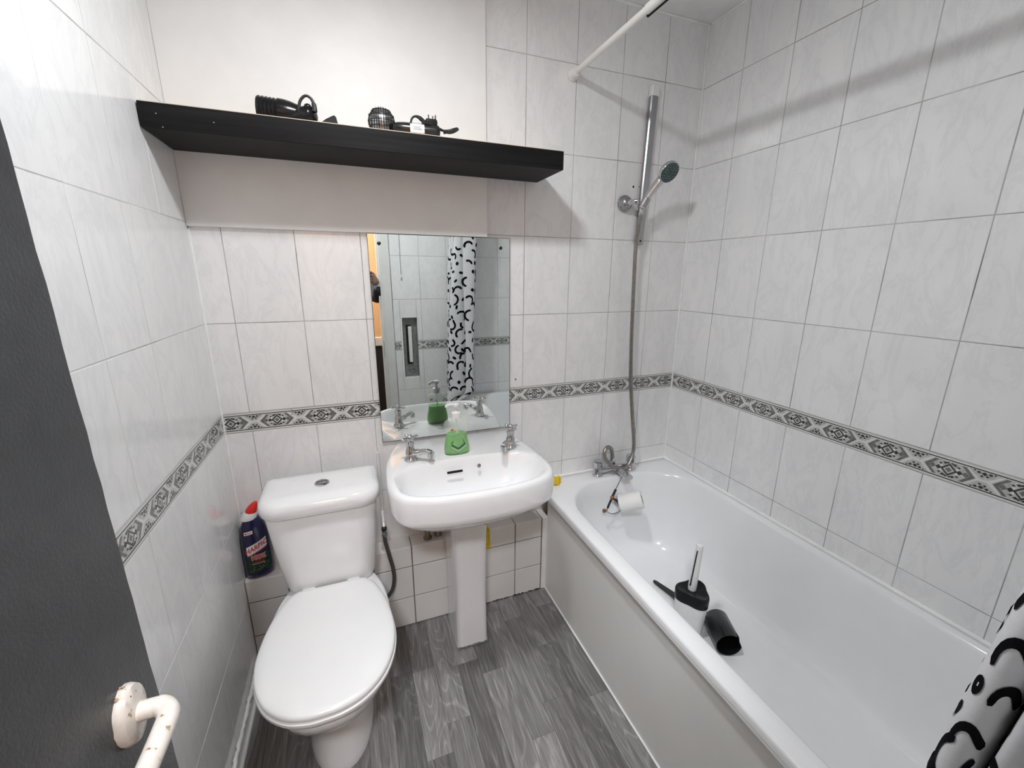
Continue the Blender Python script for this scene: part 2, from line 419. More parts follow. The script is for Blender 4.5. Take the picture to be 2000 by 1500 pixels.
# front wall, seen only in the mirror: door opening and a recess
DX0, DX1, DZ = .135, .650, 2.02
NX0, NX1, NZ0, NZ1 = .772, .892, .685, 1.15
wf = wall('wall_front', 'white tiled wall with the doorway, seen in the mirror', (RX, -RD, 0), PI, RX,
          [RX-(.727+.2*k) for k in range(-3, 6)][::-1], [(RX-DX1-.073, RX-DX0+.07, 0, DZ+.07), (RX-NX1, RX-NX0, NZ0, NZ1)], .1)

# floor and planks
fl = G().box((-.05, -RD-.02, -.03), (RX, .05, -.0032)).build('floor', M['underlay'], smooth=0)
tag(fl, 'grey wood-effect plank floor between the toilet and the bath', 'floor', kind='structure')
cols = [(.051+.0812*k) for k in range(-1, 15)]
joints = {7: [-.305, -.62, -1.05, -1.4], 8: [-.06, -.53, -.95, -1.3], 9: [-.33, -.84, -1.25], 10: [-.398, -.80, -1.2], 11: [-.13, -.675, -1.1, -1.45], 12: [-.196, -.578, -1.0, -1.35], 13: [-.363, -.88, -1.3], 14: [-.17, -.615, -1.05]}
def plank(x0, x1, y0, y1):
    g = G(); e = .0005; a, b = (x1-x0)/2-.0002, (y1-y0)/2-.0002
    vs = [(-a, -b, -.003), (a, -b, -.003), (a, b, -.003), (-a, b, -.003), (-a, -b, -e), (a, -b, -e), (a, b, -e), (-a, b, -e), (-a+e, -b+e, 0), (a-e, -b+e, 0), (a-e, b-e, 0), (-a+e, b-e, 0)]
    fs = [(0, 1, 5, 4), (1, 2, 6, 5), (2, 3, 7, 6), (3, 0, 4, 7), (4, 5, 9, 8), (5, 6, 10, 9), (6, 7, 11, 10), (7, 4, 8, 11), (8, 9, 10, 11)]
    g.add(vs, fs); o = g.build('plank', M['plank'], fl, smooth=0, local=True); o.location = ((x0+x1)/2, (y0+y1)/2, 0)
for i, x0 in enumerate(cols):
    x1 = min(x0+.0812, 1.235); x0 = max(x0, 0)
    if x1-x0 < .01: continue
    js = joints.get(i) or [-.1-R.random()*.3, -.6-R.random()*.2, -1.05-R.random()*.3]
    ys = [0] + js + [-RD]
    for ya, yb in zip(ys, ys[1:]): plank(x0, x1, yb, ya)
tag(G().box((-.1, -RD-.1, RH), (RX+.1, .1, RH+.06)).build('ceiling', M['ceiling'], smooth=0), 'plain painted ceiling above the shower', 'ceiling', kind='structure')

# sealant beads
g = G(); g.tube([(RX-.003, -.003, .535), (RX-.003, -.003, RH-.004)], .0042, 8)
tag(g.build('trim_1', M['sealant']), 'white sealant bead in the vertical corner by the shower', 'trim', kind='structure')
g = G()
g.tube([(.94+i*.05, -.003+R.uniform(-.001, .001), RH-.003) for i in range(20)], [R.uniform(.004, .007) for _ in range(20)], 6)
g.tube([(RX-.003, -.02-i*.05, RH-.003) for i in range(32)], [R.uniform(.004, .0065) for _ in range(32)], 6)
tag(g.build('trim_2', M['sealant']), 'rough white sealant line where wall tiles meet the ceiling', 'trim', kind='structure')
g = G().tube([(1.18, -.003, .533), (RX-.003, -.003, .533)], .006, 10)
g.tube([(RX-.003, -.003, .533), (RX-.003, -1.59, .533)], .0065, 10)
tag(g.build('trim_3', M['sealant']), 'white sealant bead along the bath edge against the tiles', 'trim', kind='structure')

g = G().tube([(.0022, -.0022, BXZ_), (.0022, -.0022, 1.57)], .0034, 8)
tag(g.build('trim_5', M['sealant']), 'pale sealant bead in the left corner behind the toilet', 'trim', kind='structure')
# skirting on the left
g = G().box((.0005, -1.0, .0005), (.011, -.078, .055))
sk = g.build('baseboard_left', M['white_gloss'], bevel=.003)
tag(sk, 'narrow white painted skirting strip on the floor beside the toilet', 'skirting', kind='structure')
n = 90
p = [(.009+R.uniform(-.0015, .0015), -.08-.92*i/n, .058+R.uniform(-.002, .003)) for i in range(n+1)]
G().tube(p, [R.uniform(.004, .0072) for _ in p], 7).build('sealant_bead', M['sealant'], sk)
G().tube([(.016, -.08-.9*i/20, .012) for i in range(21)], .006, 7).build('lower_bead', M['white_gloss'], sk)

# hall behind the doorway
hall = G().box((-.6, -2.75, -.01), (1.6, -2.65, 2.5)).build('wall_hall', M['orange'], smooth=0)
tag(hall, 'orange painted hall wall beyond the doorway, seen in the mirror', 'wall', kind='structure')
G().box((-.6, -2.655, .80), (1.6, -2.632, .885)).build('dado_rail', M['cream'], hall, bevel=.006)
G().box((-.6, -2.652, 0), (1.6, -2.643, .80)).build('lower_panel', M['brown'], hall, smooth=0)
g = G().box((-.7, -2.75, -.01), (-.6, -1.7, 2.5)).box((1.6, -2.75, -.01), (1.7, -1.7, 2.5))
tag(g.build('wall_hall_side', M['hall_cream'], smooth=0), 'pale side walls of the hall behind the doorway', 'wall', kind='structure')
tag(G().box((-.7, -2.75, -.05), (1.7, -RD-.02, -.004)).build('floor_hall', M['underlay'], smooth=0), 'dark floor of the hall outside the doorway', 'floor', kind='structure')
tag(G().box((-.7, -2.75, 2.45), (1.7, -1.7, 2.5)).build('ceiling_hall', M['ceiling'], smooth=0), 'ceiling of the hall outside the doorway', 'ceiling', kind='structure')

# door frame
fr = G().box((DX1, -1.705, 0), (DX1+.03, -1.6, DZ+.03)).box((DX0-.03, -1.705, 0), (DX0, -1.6, DZ+.03)).box((DX0, -1.705, DZ), (DX1, -1.6, DZ+.03)).build('trim_4', M['white_gloss'], bevel=.002)
tag(fr, 'white gloss door lining and architrave reflected in the mirror', 'door frame', kind='structure')
G().box((DX1+.012, -1.601, 0), (DX1+.072, -1.585, DZ+.07)).build('architrave', M['white_gloss'], fr, bevel=.004)
G().box((DX0-.07, -1.601, 0), (DX0-.012, -1.585, DZ+.07)).build('architrave', M['white_gloss'], fr, bevel=.004)
G().box((DX0-.012, -1.601, DZ+.012), (DX1+.012, -1.585, DZ+.07)).build('architrave', M['white_gloss'], fr, bevel=.004)
G().box((DX1-.012, -1.69, 0), (DX1, -1.65, DZ)).build('door_stop', M['white_gloss'], fr, bevel=.002)
G().box((DX1-.002, -1.64, .86), (DX1+.0005, -1.615, .98)).build('strike_plate', M['chrome_dull'], fr)

# open door with its lever handle
door = thing('door_1', 'dark slate-grey painted door standing open at the left edge', 'door', (DX0, -1.59, 0), kind='structure')
g = G(); ny = 60
# leaf with a slightly uneven painted edge
rows = []
for k in range(ny+1):
    z = .008 + 1.985*k/ny; e = -1.0 + (R.uniform(-.0012, .0012))
    lean = (.1435-.0065*(z-.7))
    rows.append([(lean-.038, -1.588, z), (lean, -1.588, z), (lean, e-.001, z), (lean-.0015, e, z), (lean-.038, e, z)])
g.loft([[Vector(p) for p in r] for r in rows])
g.build('door_leaf', M['door'], door, smooth=20)
HX, HY, HZ = .1425, -1.072, .930
hd = G()
ring = lambda r1, r2, x, n=26, j=0: [Vector((HX+x, HY+(r1+R.uniform(-j, j))*math.cos(2*PI*k/n), HZ+(r2+R.uniform(-j, j))*math.sin(2*PI*k/n))) for k in range(n)]
hd.loft([ring(.027, .038, -.003, j=.002), ring(.028, .039, .004, j=.0014), ring(.0255, .036, .010), ring(.016, .024, .0125), ring(.013, .016, .013)])
hobj = hd.build('door_handle', M['chipped'], door, smooth=50)
path = crom([(HX+.010, HY, HZ), (HX+.024, HY, HZ), (HX+.036, HY-.002, HZ), (HX+.0455, HY-.014, HZ-.001), (HX+.046, HY-.034, HZ-.003), (HX+.044, HY-.075, HZ-.006), (HX+.044, HY-.115, HZ-.004)], 6)
G().tube(path, [.0125, .0115]+[.011]*8+[.0115]*(len(path)-12)+[.0095, .008], 16).build('lever', M['chipped'], hobj, smooth=60)
for dz in (.027, -.027):
    G().lathe((HX+.0085, HY-.004, HZ+dz), (1, 0, 0), [(.0035, 0), (.0035, .0025), (.001, .003)], 12).build('screw', M['copper'], hobj)
G().box((HX-.03, -1.003, HZ-.02), (HX-.008, -.9965, HZ+.015)).build('latch', M['chrome_dull'], door)

# tiled pipe boxing along the foot of the back wall
BXD, BXZ = .075, .378
bx = G().box((.002, -BXD+.0035, .0005), (1.196, -.0005, BXZ-.0035)).build('wall_boxing', M['grout_brown'], smooth=0)
tag(bx, 'low white-tiled pipe boxing ledge behind the toilet and pedestal', 'ledge', kind='structure')
ux = [.0002, .135, .285, .435, .585, .735, .885, 1.036, 1.165]; uz = [.002, .138, .284, BXZ-.001]
for u0, u1 in zip(ux, ux[1:]):
    for z0, z1 in zip(uz, uz[1:]):
        a, b = (u1-u0)/2-.0022, (z1-z0)/2-.0022; cx, cz = (u0+u1)/2, (z0+z1)/2; e = .0015
        yb, yf, ym = -BXD+.004, -BXD, -BXD+.001
        g = G().add([(cx-a, yb, cz-b), (cx+a, yb, cz-b), (cx+a, yb, cz+b), (cx-a, yb, cz+b), (cx-a, ym, cz-b), (cx+a, ym, cz-b), (cx+a, ym, cz+b), (cx-a, ym, cz+b), (cx-a+e, yf, cz-b+e), (cx+a-e, yf, cz-b+e), (cx+a-e, yf, cz+b-e), (cx-a+e, yf, cz+b-e)],
                    [(0, 1, 5, 4), (1, 2, 6, 5), (2, 3, 7, 6), (3, 0, 4, 7), (4, 5, 9, 8), (5, 6, 10, 9), (6, 7, 11, 10), (7, 4, 8, 11), (8, 9, 10, 11)])
        g.build('tile', M['tile_small'], bx, smooth=0)
    G().box((u0+.0015, -BXD+.0015, BXZ-.004), (u1-.0015, -.0015, BXZ)).build('ledge_tile', M['tile_small'], bx, smooth=0, bevel=.001)
G().box((1.168, -BXD-.002, .002), (1.196, -.001, BXZ+.001)).build('edge_strip', M['sealant'], bx, bevel=.002)
g = G()                                                   # mouldy foot of the tiles
for k in range(46):
    x = R.uniform(.86, 1.165); h = R.uniform(.003, .012)
    g.ball((x, -BXD-.0002, h*.5), .5*h, 8, sc=(R.uniform(.6, 2.2), .12, .8))
g.build('mould_marks', M['mold'], bx)

# white board, shelf
bd = G().box((.0004, -.013, 1.577), (.9375, -.0008, RH-.002)).build('wall_board', M['board'], bevel=.0012)
tag(bd, 'large white board fixed to the wall above the mirror', 'board')
sh = thing('floating_shelf', 'thick black-brown floating shelf carrying the two hair dryers', 'shelf', (.57, -.012, 1.781))
G().box((.003, -.2255, 1.7795), (1.1365, -.0136, 1.836)).build('shelf_body', M['shelf'], sh, bevel=.0012)
G().box((.006, -.2235, 1.836), (1.134, -.0138, 1.8378)).build('shelf_top_face', M['shelf_top'], sh, smooth=0)
tag(sh.children[1], 'worn pale edge along the shelf top')
for x, z in ((.038, 1.812), (.0470, 1.7835), (.155, 1.806)):
    G().ball((x, -.2256, z), .0016, 8, sc=(1, .3, .7)).build('chip', M['shelf_top'], sh)

# mirror
mr = thing('mirror', 'frameless rectangular wall mirror above the basin', 'mirror', (.77, -.006, .81))
MT = .0066
def mp(x, z, off=0): return (x, -.0058-(1.5765-z)*MT-off, z)
x0, x1, z0, z1 = .5085, 1.0305, .8135, 1.5765
G().add([mp(x0, z0, -.004), mp(x1, z0, -.004), mp(x1, z1, -.004), mp(x0, z1, -.004), mp(x0, z0), mp(x1, z0), mp(x1, z1), mp(x0, z1)],
        [(0, 1, 5, 4), (1, 2, 6, 5), (2, 3, 7, 6), (3, 0, 4, 7), (0, 3, 2, 1)]).build('glass_edge', M['mirror_edge'], mr, smooth=0)
e = .0015
G().add([mp(x0+e, z0+e, .0002), mp(x1-e, z0+e, .0002), mp(x1-e, z1-e, .0002), mp(x0+e, z1-e, .0002)], [(0, 1, 2, 3)]).build('glass', M['mirror'], mr, smooth=0)
for sx, sz in ((.5465, 1.544), (.992, 1.540)):
    b = Vector(mp(sx, sz)); G().lathe(b, (0, -1, 0), [(.0065, 0), (.0065, .002), (.003, .004)], 14).build('fixing_screw', M['black'], mr)

# ------------------------------------------------------------------ basin
bs = thing('pedestal_basin', 'white ceramic wash basin on a pedestal under the mirror', 'basin', (.77, -.25, 0))
outer = crom([(.556, -.012, 0), (.538, -.06, 0), (.507, -.17, 0), (.496, -.28, 0), (.497, -.37, 0), (.511, -.43, 0), (.552, -.474, 0), (.65, -.502, 0), (.77, -.512, 0),
              (.88, -.506, 0), (.972, -.486, 0), (1.022, -.452, 0), (1.043, -.395, 0), (1.043, -.30, 0), (1.030, -.17, 0), (1.010, -.06, 0), (.995, -.012, 0)], 6)
outer = [(p.x, p.y) for p in outer]
BC = (.772, -.352); NB = 120
O = polar(outer, BC, NB)
def ins(poly, d, c=BC):
    out = []
    for i, p in enumerate(poly):
        v = Vector((p[0]-c[0], p[1]-c[1])); L = v.length; q = v*(max(L-d, .001)/L); out.append((c[0]+q.x, min(c[1]+q.y, -.0115 if p[1] > -.013 else 9)))
    return out
def scl(poly, s, c): return [(c[0]+(p[0]-c[0])*s, c[1]+(p[1]-c[1])*s) for p in poly]
bowl = []
for k in range(NB):
    th = 2*PI*k/NB; a, b, ex = .247, .134, 2.7
    c_, s_ = math.cos(th), math.sin(th)
    if s_ > 0: b = .118
    r = 1/((abs(c_)/a)**ex + (abs(s_)/b)**ex)**(1/ex)
    bowl.append((BC[0]+r*c_, BC[1]+r*s_))
zz = lambda poly, z: [Vector((p[0], p[1], z)) for p in poly]
PC = (.78, -.16)
rings = [zz(scl(O, .25, PC), .585), zz(scl(O, .52, PC), .600), zz(scl(O, .76, PC), .645), zz(scl(O, .93, PC), .695), zz(scl(O, .985, BC), .717), zz(ins(O, .001), .732),
         zz(O, .760), zz(ins(O, .001), .790), zz(ins(O, .004), .801), zz(ins(O, .010), .8075), zz(ins(O, .018), .8095)]
mid = [((o[0]*.35+b[0]*.65), (o[1]*.35+b[1]*.65)) for o, b in zip(ins(O, .018), bowl)]
rings += [zz(mid, .8085), zz(scl(bowl, 1.015, BC), .807), zz(bowl, .803), zz(scl(bowl, .975, BC), .795), zz(scl(bowl, .945, BC), .775), zz(scl(bowl, .90, BC), .740), zz(scl(bowl, .82, BC), .705),
          zz(scl(bowl, .66, BC), .682), zz(scl(bowl, .35, BC), .670), zz(scl(bowl, .10, BC), .668)]
for r in rings:                                            # keep clear of the wall
    for v in r: v.y = min(v.y, -.0118)
G().loft(rings).build('basin_bowl', M['ceramic'], bs, smooth=60)
# overflow slot, chain hole, waste
G().box((.703, -.2655, .7655), (.759, -.2615, .7745)).build('overflow_slot', M['dark'], bs, bevel=.0035, seg=3)
g = G(); cc = Vector((.820, -.258, .777)); n_ = Vector((0, -.93, .37)).normalized()
g.lathe(cc, n_, [(.007, 0), (.007, .003), (.0042, .0035), (.004, .001)], 16); g.build('chain_stay', M['chrome_dull'], bs)
G().lathe((BC[0], BC[1], .668), (0, 0, 1), [(.022, 0), (.022, .003), (.016, .002), (.014, -.002)], 20).build('waste', M['chrome'], bs)
# pedestal
def ped(z, x0, x1, yf, yb, r): return rrect((x0+x1)/2, (yf+yb)/2, (x1-x0)/2, (yb-yf)/2, (.006, .006, r, r), z, 6, 3)
G().loft([ped(.0008, .720, .848, -.268, -.083, .022), ped(.02, .722, .846, -.266, -.083, .022), ped(.25, .722, .846, -.262, -.083, .026), ped(.5, .716, .850, -.272, -.083, .034), ped(.60, .704, .860, -.29, -.083, .045), ped(.66, .69, .87, -.31, -.083, .05)], cap1=True).build('pedestal', M['ceramic'], bs, smooth=50)
n = 16
G().tube([(.722+.124*i/n, -.2685, .004+R.uniform(-.001, .002)) for i in range(n+1)], [R.uniform(.002, .005) for _ in range(n+1)], 6).build('foot_sealant', M['b_mid'], bs)

def pillar_tap(label, base, dirv):
    t = thing('pillar_tap', label, 'tap', base, group='chrome basin taps'); b = Vector(base); d = Vector(dirv).normalized()
    G().lathe(b, (0, 0, 1), [(.023, .0008), (.023, .005), (.019, .010), (.0165, .022), (.0165, .038), (.0125, .046), (.0125, .058), (.0145, .060), (.0145, .070), (.008, .075)], 24).build('tap_body', M['chrome'], t)
    s = b + Vector((0, 0, .026))
    G().tube(crom([s, s+d*.030+Vector((0, 0, .006)), s+d*.058+Vector((0, 0, .013)), s+d*.078+Vector((0, 0, .010))], 5), [.0125]*6+[.010]*10, 14).build('spout', M['chrome'], t)
    q = s + d*.078 + Vector((0, 0, .014))
    G().lathe(q, (0, 0, -1), [(.0105, 0), (.0115, .004), (.0115, .022), (.009, .024)], 18).build('nozzle', M['chrome'], t)
    h = b + Vector((0, 0, .083)); g = G().lathe(b + Vector((0, 0, .074)), (0, 0, 1), [(.009, 0), (.011, .004), (.011, .013), (.008, .018), (.004, .020)], 18)
    for k in range(4):
        a = .35 + k*PI/2; v = Vector((math.cos(a), math.sin(a), 0))
        g.tube([h+v*.004, h+v*.018, h+v*.0205, h+v*.026, h+v*.031], [.0042, .0036, .0058, .0062, .0035], 10)
    g.build('cross_handle', M['chrome'], t); return t
pillar_tap('chrome cross-head tap at the left side of the basin', (.590, -.196, .8085), (.8, -.55, 0))
pillar_tap('chrome cross-head tap at the right side of the basin', (.958, -.214, .8085), (-.62, -.75, 0))

# hand soap
sp = thing('soap_bottle', 'pump bottle of green hand soap standing on the basin rim', 'bottle', (.757, -.190, .809))
def ell(a, b, z, n=36, c=(.757, -.190), ex=2.4):
    out = []
    for k in range(n):
        th = 2*PI*k/n; cc_, ss_ = math.cos(th), math.sin(th); r = 1/((abs(cc_)/a)**ex+(abs(ss_)/b)**ex)**(1/ex)
        out.append(Vector((c[0]+r*cc_, c[1]+r*ss_, z)))
    return out
prof = [(.034, .018, .8095), (.041, .024, .814), (.0425, .026, .828), (.040, .025, .848), (.036, .0235, .868), (.0345, .023, .880), (.037, .024, .896), (.041, .025, .912), (.0415, .025, .922), (.038, .023, .932), (.028, .019, .940), (.0155, .0155, .944), (.0145, .0145, .952)]
prof = [(a*(1.12 if z < .938 else 1), b, z) for a, b, z in prof]
G().loft([ell(*p) for p in prof]).build('bottle_shell', M['bottle_clear'], sp, smooth=60)
lp = [(a-.0016, b-.0016, z) for a, b, z in prof if z < .884]; lp[0] = (lp[0][0], lp[0][1], .8115); lp.append((.0343, .0218, .886))
G().loft([ell(*p) for p in lp]).build('green_liquid', M['soap'], sp, smooth=60)
tag(sp.children[1], 'bright green liquid soap')
G().lathe((.757, -.190, .945), (0, 0, 1), [(.0165, 0), (.0165, .019), (.012, .022), (.0055, .023), (.0055, .040)], 22).build('collar', M['white_plastic'], sp)
g = G().lathe((.757, -.190, .984), (0, 0, 1), [(.011, 0), (.0125, .003), (.0125, .011), (.010, .014)], 20)
g.tube(crom([(.757, -.190, .992), (.741, -.186, .993), (.728, -.183, .990), (.724, -.182, .984)], 4), .0055, 10); g.build('pump_head', M['white_plastic'], sp)
G().tube([(.757, -.190, .95), (.758, -.190, .90), (.761, -.190, .82)], .0025, 8).build('dip_tube', M['white_plastic'], sp)
def on_soap(u, v, off=.0006):
    pr = sorted(prof, key=lambda q: q[2])
    for (a0, b0, q0), (a1, b1, q1) in zip(pr, pr[1:]):
        if q0 <= v <= q1:
            t = (v-q0)/(q1-q0); a, b = a0+(a1-a0)*t, b0+(b1-b0)*t; break
    x = max(-a*.97, min(a*.97, u)); y = b*(1-(abs(x)/a)**2.4)**(1/2.4)
    return Vector((.757+x, -.190-y-off, v))
def decal(g, pts, fn, mi=0, off=.0006): g.add([fn(u, v, off) for u, v in pts], [tuple(range(len(pts)))], mi)
def strip(g, pts, wd, fn, mi=0, off=.0006):
    for (a, b), (c, d) in zip(pts, pts[1:]):
        L = math.hypot(c-a, d-b); nx, ny_ = -(d-b)/L*wd/2, (c-a)/L*wd/2
        decal(g, [(a+nx, b+ny_), (a-nx, b-ny_), (c-nx, d-ny_), (c+nx, d+ny_)], fn, mi, off)
g = G(); vv = lambda pts: [(pts[0][0]+(pts[1][0]-pts[0][0])*i/6, pts[0][1]+(pts[1][1]-pts[0][1])*i/6) for i in range(7)]
strip(g, vv([(-.026, .842), (0, .826)]), .0045, on_soap, 0); strip(g, vv([(0, .826), (.030, .843)]), .0045, on_soap, 0)
strip(g, vv([(-.024, .850), (0, .834)]), .005, on_soap, 1); strip(g, vv([(0, .834), (.026, .851)]), .005, on_soap, 1)
strip(g, [(-.024, .852), (-.018, .864)], .0025, on_soap, 1); strip(g, [(.024, .852), (.018, .866)], .0025, on_soap, 1)
decal(g, [(-.026, .902), (-.014, .902), (-.014, .912), (-.026, .912)], on_soap, 2); decal(g, [(-.0225, .9045), (-.0175, .9045), (-.0175, .9095), (-.0225, .9095)], on_soap, 3, .001)
decal(g, [(-.004, .893), (.007, .893), (.003, .912)], on_soap, 0)
for txt, sz, x, z in (('CARE', .0125, .006, .880), ('. . . . . .', .007, .002, .870)):
    tv, tf = text_geo(txt, sz); g.add([on_soap(v.x+x, v.y+z) for v in tv], tf, 0)
g.build('label_print', [M['pale_print'], M['teal_print'], M['gold_print'], M['red_print']], sp, smooth=0)

# ------------------------------------------------------------------ toilet
to = thing('toilet', 'white close-coupled toilet with its seat lid closed', 'toilet', (.297, -.45, 0))
half = [(.100, -.262), (.128, -.285), (.153, -.340), (.172, -.41), (.1815, -.485), (.180, -.545), (.166, -.605), (.137, -.660), (.092, -.701), (.042, -.7195)]
half = [(.098, -.2615)] + half
poly = [(.297+x, y) for x, y in half] + [(.297, -.7225)] + [(.297-x, y) for x, y in reversed(half)]
lidp = [(p.x, p.y) for p in crom([(x, y, 0) for x, y in poly], 5)]
TC = (.297, -.47); LP = polar(lidp, TC, 96)
def tin(d): return [(TC[0]+(p[0]-TC[0])*(1-d/math.hypot(p[0]-TC[0], p[1]-TC[1])), TC[1]+(p[1]-TC[1])*(1-d/math.hypot(p[0]-TC[0], p[1]-TC[1]))) for p in LP]
G().loft([zz(tin(.006), .4165), zz(tin(.001), .4185), zz(tin(0), .424), zz(tin(.0015), .4300), zz(tin(.006), .4335), zz(tin(.02), .4355), zz(tin(.09), .4365), zz(scl(LP, .15, TC), .4368)]).build('lid', M['seat'], to, smooth=50)
G().loft([zz(tin(.010), .3975), zz(tin(.001), .3990), zz(tin(-.003), .406), zz(tin(-.002), .4125), zz(tin(.004), .4150), zz(tin(.05), .4152)]).build('seat', M['seat'], to, smooth=50)
for dx in (-.07, .07): G().lathe((.297+dx-.02, -.252, .412), (1, 0, 0), [(.010, 0), (.012, .002), (.012, .038), (.010, .040)], 16).build('hinge', M['seat'], to)
def panring(z, sx, yf, yb, ex=2.3, n=64, cx=.297):
    out = []; cy = (yf+yb)/2
    for k in range(n):
        th = 2*PI*k/n; c_, s_ = math.cos(th), math.sin(th); b = (yb-yf)/2
        r = 1/((abs(c_)/sx)**ex+(abs(s_)/b)**ex)**(1/ex); out.append(Vector((cx+r*c_, cy+r*s_, z)))
    return out
G().loft([panring(.0008, .098, -.560, -.13), panring(.012, .100, -.562, -.13), panring(.03, .097, -.556, -.13), panring(.12, .091, -.540, -.13), panring(.19, .097, -.550, -.125), panring(.24, .118, -.585, -.12),
          panring(.285, .147, -.645, -.115), panring(.33, .168, -.690, -.11), panring(.365, .176, -.707, -.11), panring(.383, .178, -.710, -.11), panring(.392, .176, -.708, -.11), panring(.397, .168, -.70, -.112)]).build('pan', M['ceramic'], to, smooth=60)
def cis(z, x0, x1, yf, yb, r): return rrect((x0+x1)/2, (yf+yb)/2, (x1-x0)/2, (yb-yf)/2, (.012, .012, r, r), z, 8, 4)
G().loft([cis(.392, .172, .428, -.232, -.105, .05), cis(.400, .162, .437, -.242, -.102, .055), cis(.43, .153, .443, -.252, -.10, .058), cis(.55, .140, .453, -.272, -.10, .06), cis(.705, .128, .464, -.290, -.10, .062), cis(.716, .130, .462, -.288, -.10, .062)]).build('cistern', M['ceramic'], to, smooth=50)
G().loft([cis(.7165, .122, .470, -.298, -.095, .066), cis(.722, .1175, .4745, -.303, -.092, .07), cis(.742, .1155, .4765, -.306, -.091, .072), cis(.757, .118, .474, -.303, -.093, .072), cis(.767, .126, .466, -.293, -.10, .07), cis(.7725, .140, .452, -.278, -.113, .066), cis(.775, .17, .42, -.25, -.14, .05)]).build('cistern_lid', M['ceramic'], to, smooth=60)
FB = Vector((.300, -.205, .7748))
fb = G().lathe(FB, (0, 0, 1), [(.0225, 0), (.0225, .004), (.0195, .006), (.0175, .0045)], 28).build('flush_button', M['chrome'], to)
G().lathe(FB+Vector((0, 0, .003)), (0, 0, 1), [(.0165, 0), (.0165, .0045), (.013, .0062)], 26).build('button_disc', M['chrome_dull'], fb)
G().box(FB+Vector((-.016, -.0008, .0085)), FB+Vector((.016, .0008, .0096))).build('button_split', M['dark'], fb)
# cistern feed
cf = thing('feed_hose', 'braided flexible water hose curving down beside the toilet', 'hose', (.50, -.085, .38))
pth = crom([(.486, -.085, .462), (.487, -.088, .43), (.497, -.092, .37), (.507, -.096, .31), (.508, -.10, .26), (.495, -.105, .215), (.462, -.112, .185), (.428, -.13, .18)], 8)
G().tube(pth, .0075, 12).build('braided_sleeve', M['braid'], cf, smooth=60)
G().lathe((.486, -.085, .455), (0, 0, 1), [(.010, 0), (.0115, .003), (.0115, .014), (.008, .016), (.008, .03)], 6).build('hose_nut', M['chrome_dull'], cf)
fp = thing('feed_pipe', 'thin white feed pipe running down the wall left of the basin', 'pipe', (.487, -.08, .49))
G().tube(crom([(.486, -.083, .486), (.486, -.06, .505), (.487, -.02, .52), (.488, -.012, .54), (.488, -.010, .60), (.487, -.010, .72), (.487, -.010, .775)], 5), .0055, 10).build('pipe_run', M['rod'], fp)
G().lathe((.486, -.083, .478), (0, 0, 1), [(.009, 0), (.010, .002), (.010, .014), (.007, .016)], 8).build('valve', M['black_matt'], fp)
wp = thing('waste_pipe', 'short brass pipe below the basin left of the pedestal', 'pipe', (.656, -.045, .42))
G().tube([(.656, -.045, .384), (.656, -.045, .60)], .011, 14).build('pipe_run', M['pipe'], wp)
G().lathe((.656, -.045, .380), (0, 0, 1), [(.018, 0), (.018, .006), (.013, .009)], 16).build('pipe_collar', M['pipe'], wp)
G().tube([(.700, -.04, .384), (.700, -.04, .60)], .016, 14).build('waste_leg', M['pipe'], wp)

# toilet cleaner bottle
hp = thing('cleaner_bottle', 'dark blue toilet cleaner bottle with a red cap on the ledge', 'bottle', (.0475, -.042, .3785)); hp.rotation_euler = (0, 0, .20)
HC = (.0475, -.042); hz = .379
hpf = [(.036, .022, 0), (.043, .028, .004), (.0445, .030, .02), (.0445, .030, .10), (.043, .029, .15), (.0405, .027, .185), (.036, .025, .205), (.030, .022, .218), (.024, .020, .226), (.022, .019, .230)]
G().loft([ell(a, b, hz+z, 36, HC, 2.2) for a, b, z in hpf]).build('bottle_body', M['navy'], hp, smooth=60)
nk = [(.0255, .0235, .2285), (.026, .024, .232), (.0245, .023, .240), (.021, .021, .250), (.016, .017, .260)]
G().loft([[Vector((v.x - .009 + (z-.23)*.35, v.y, v.z)) for v in ell(a, b, hz+z, 28, HC, 2.0)] for a, b, z in nk]).build('white_collar', M['white_plastic'], hp, smooth=60)
q = Vector((HC[0]-.003, HC[1]-.002, hz+.247)); d = Vector((.55, -.12, 1)).normalized()
G().lathe(q, d, [(.0165, 0), (.0175, .006), (.0165, .018), (.013, .030), (.009, .040), (.005, .047), (.002, .050)], 20).build('red_cap', M['red'], hp, smooth=50)
def on_h(u, v, off=.0006):
    z = v; pr = hpf
    a, b = pr[0][:2]
    for (a0, b0, q0), (a1, b1, q1) in zip(pr, pr[1:]):
        if q0 <= z <= q1: t = (z-q0)/(q1-q0); a, b = a0+(a1-a0)*t, b0+(b1-b0)*t; break
    x = max(-a*.985, min(a*.985, u)); y = b*(1-(abs(x)/a)**2.2)**(1/2.2)
    return Vector((HC[0]+x, HC[1]-y-off, hz+z))
def patch(g, fn, f, u0, u1, v0, v1, mi, off, nu=10, nv=6):
    vs = []; fs = []
    for j in range(nv+1):
        for i in range(nu+1):
            s, t = i/nu, j/nv; uu, vv_ = f(u0+(u1-u0)*s, v0+(v1-v0)*t); vs.append(fn(uu, vv_, off))
    for j in range(nv):
        for i in range(nu): k = j*(nu+1)+i; fs.append((k, k+1, k+nu+2, k+nu+1))
    g.add(vs, fs, mi)
g = G(); sl = .42
patch(g, on_h, lambda u, v: (u, v), -.031, .036, .030, .098, 2, .0004)                       # green splash panel
patch(g, on_h, lambda u, v: (u, v+sl*u), -.030, .033, .108, .142, 0, .0007)                  # white name flash
patch(g, on_h, lambda u, v: (u, v+sl*u), -.030, .031, .104, .1065, 1, .0009)
tv, tf = text_geo('100%', .0235, .0016); g.add([on_h(v.x*.92+.001, v.y*1.1+.0855, .0008) for v in tv], tf, 0)
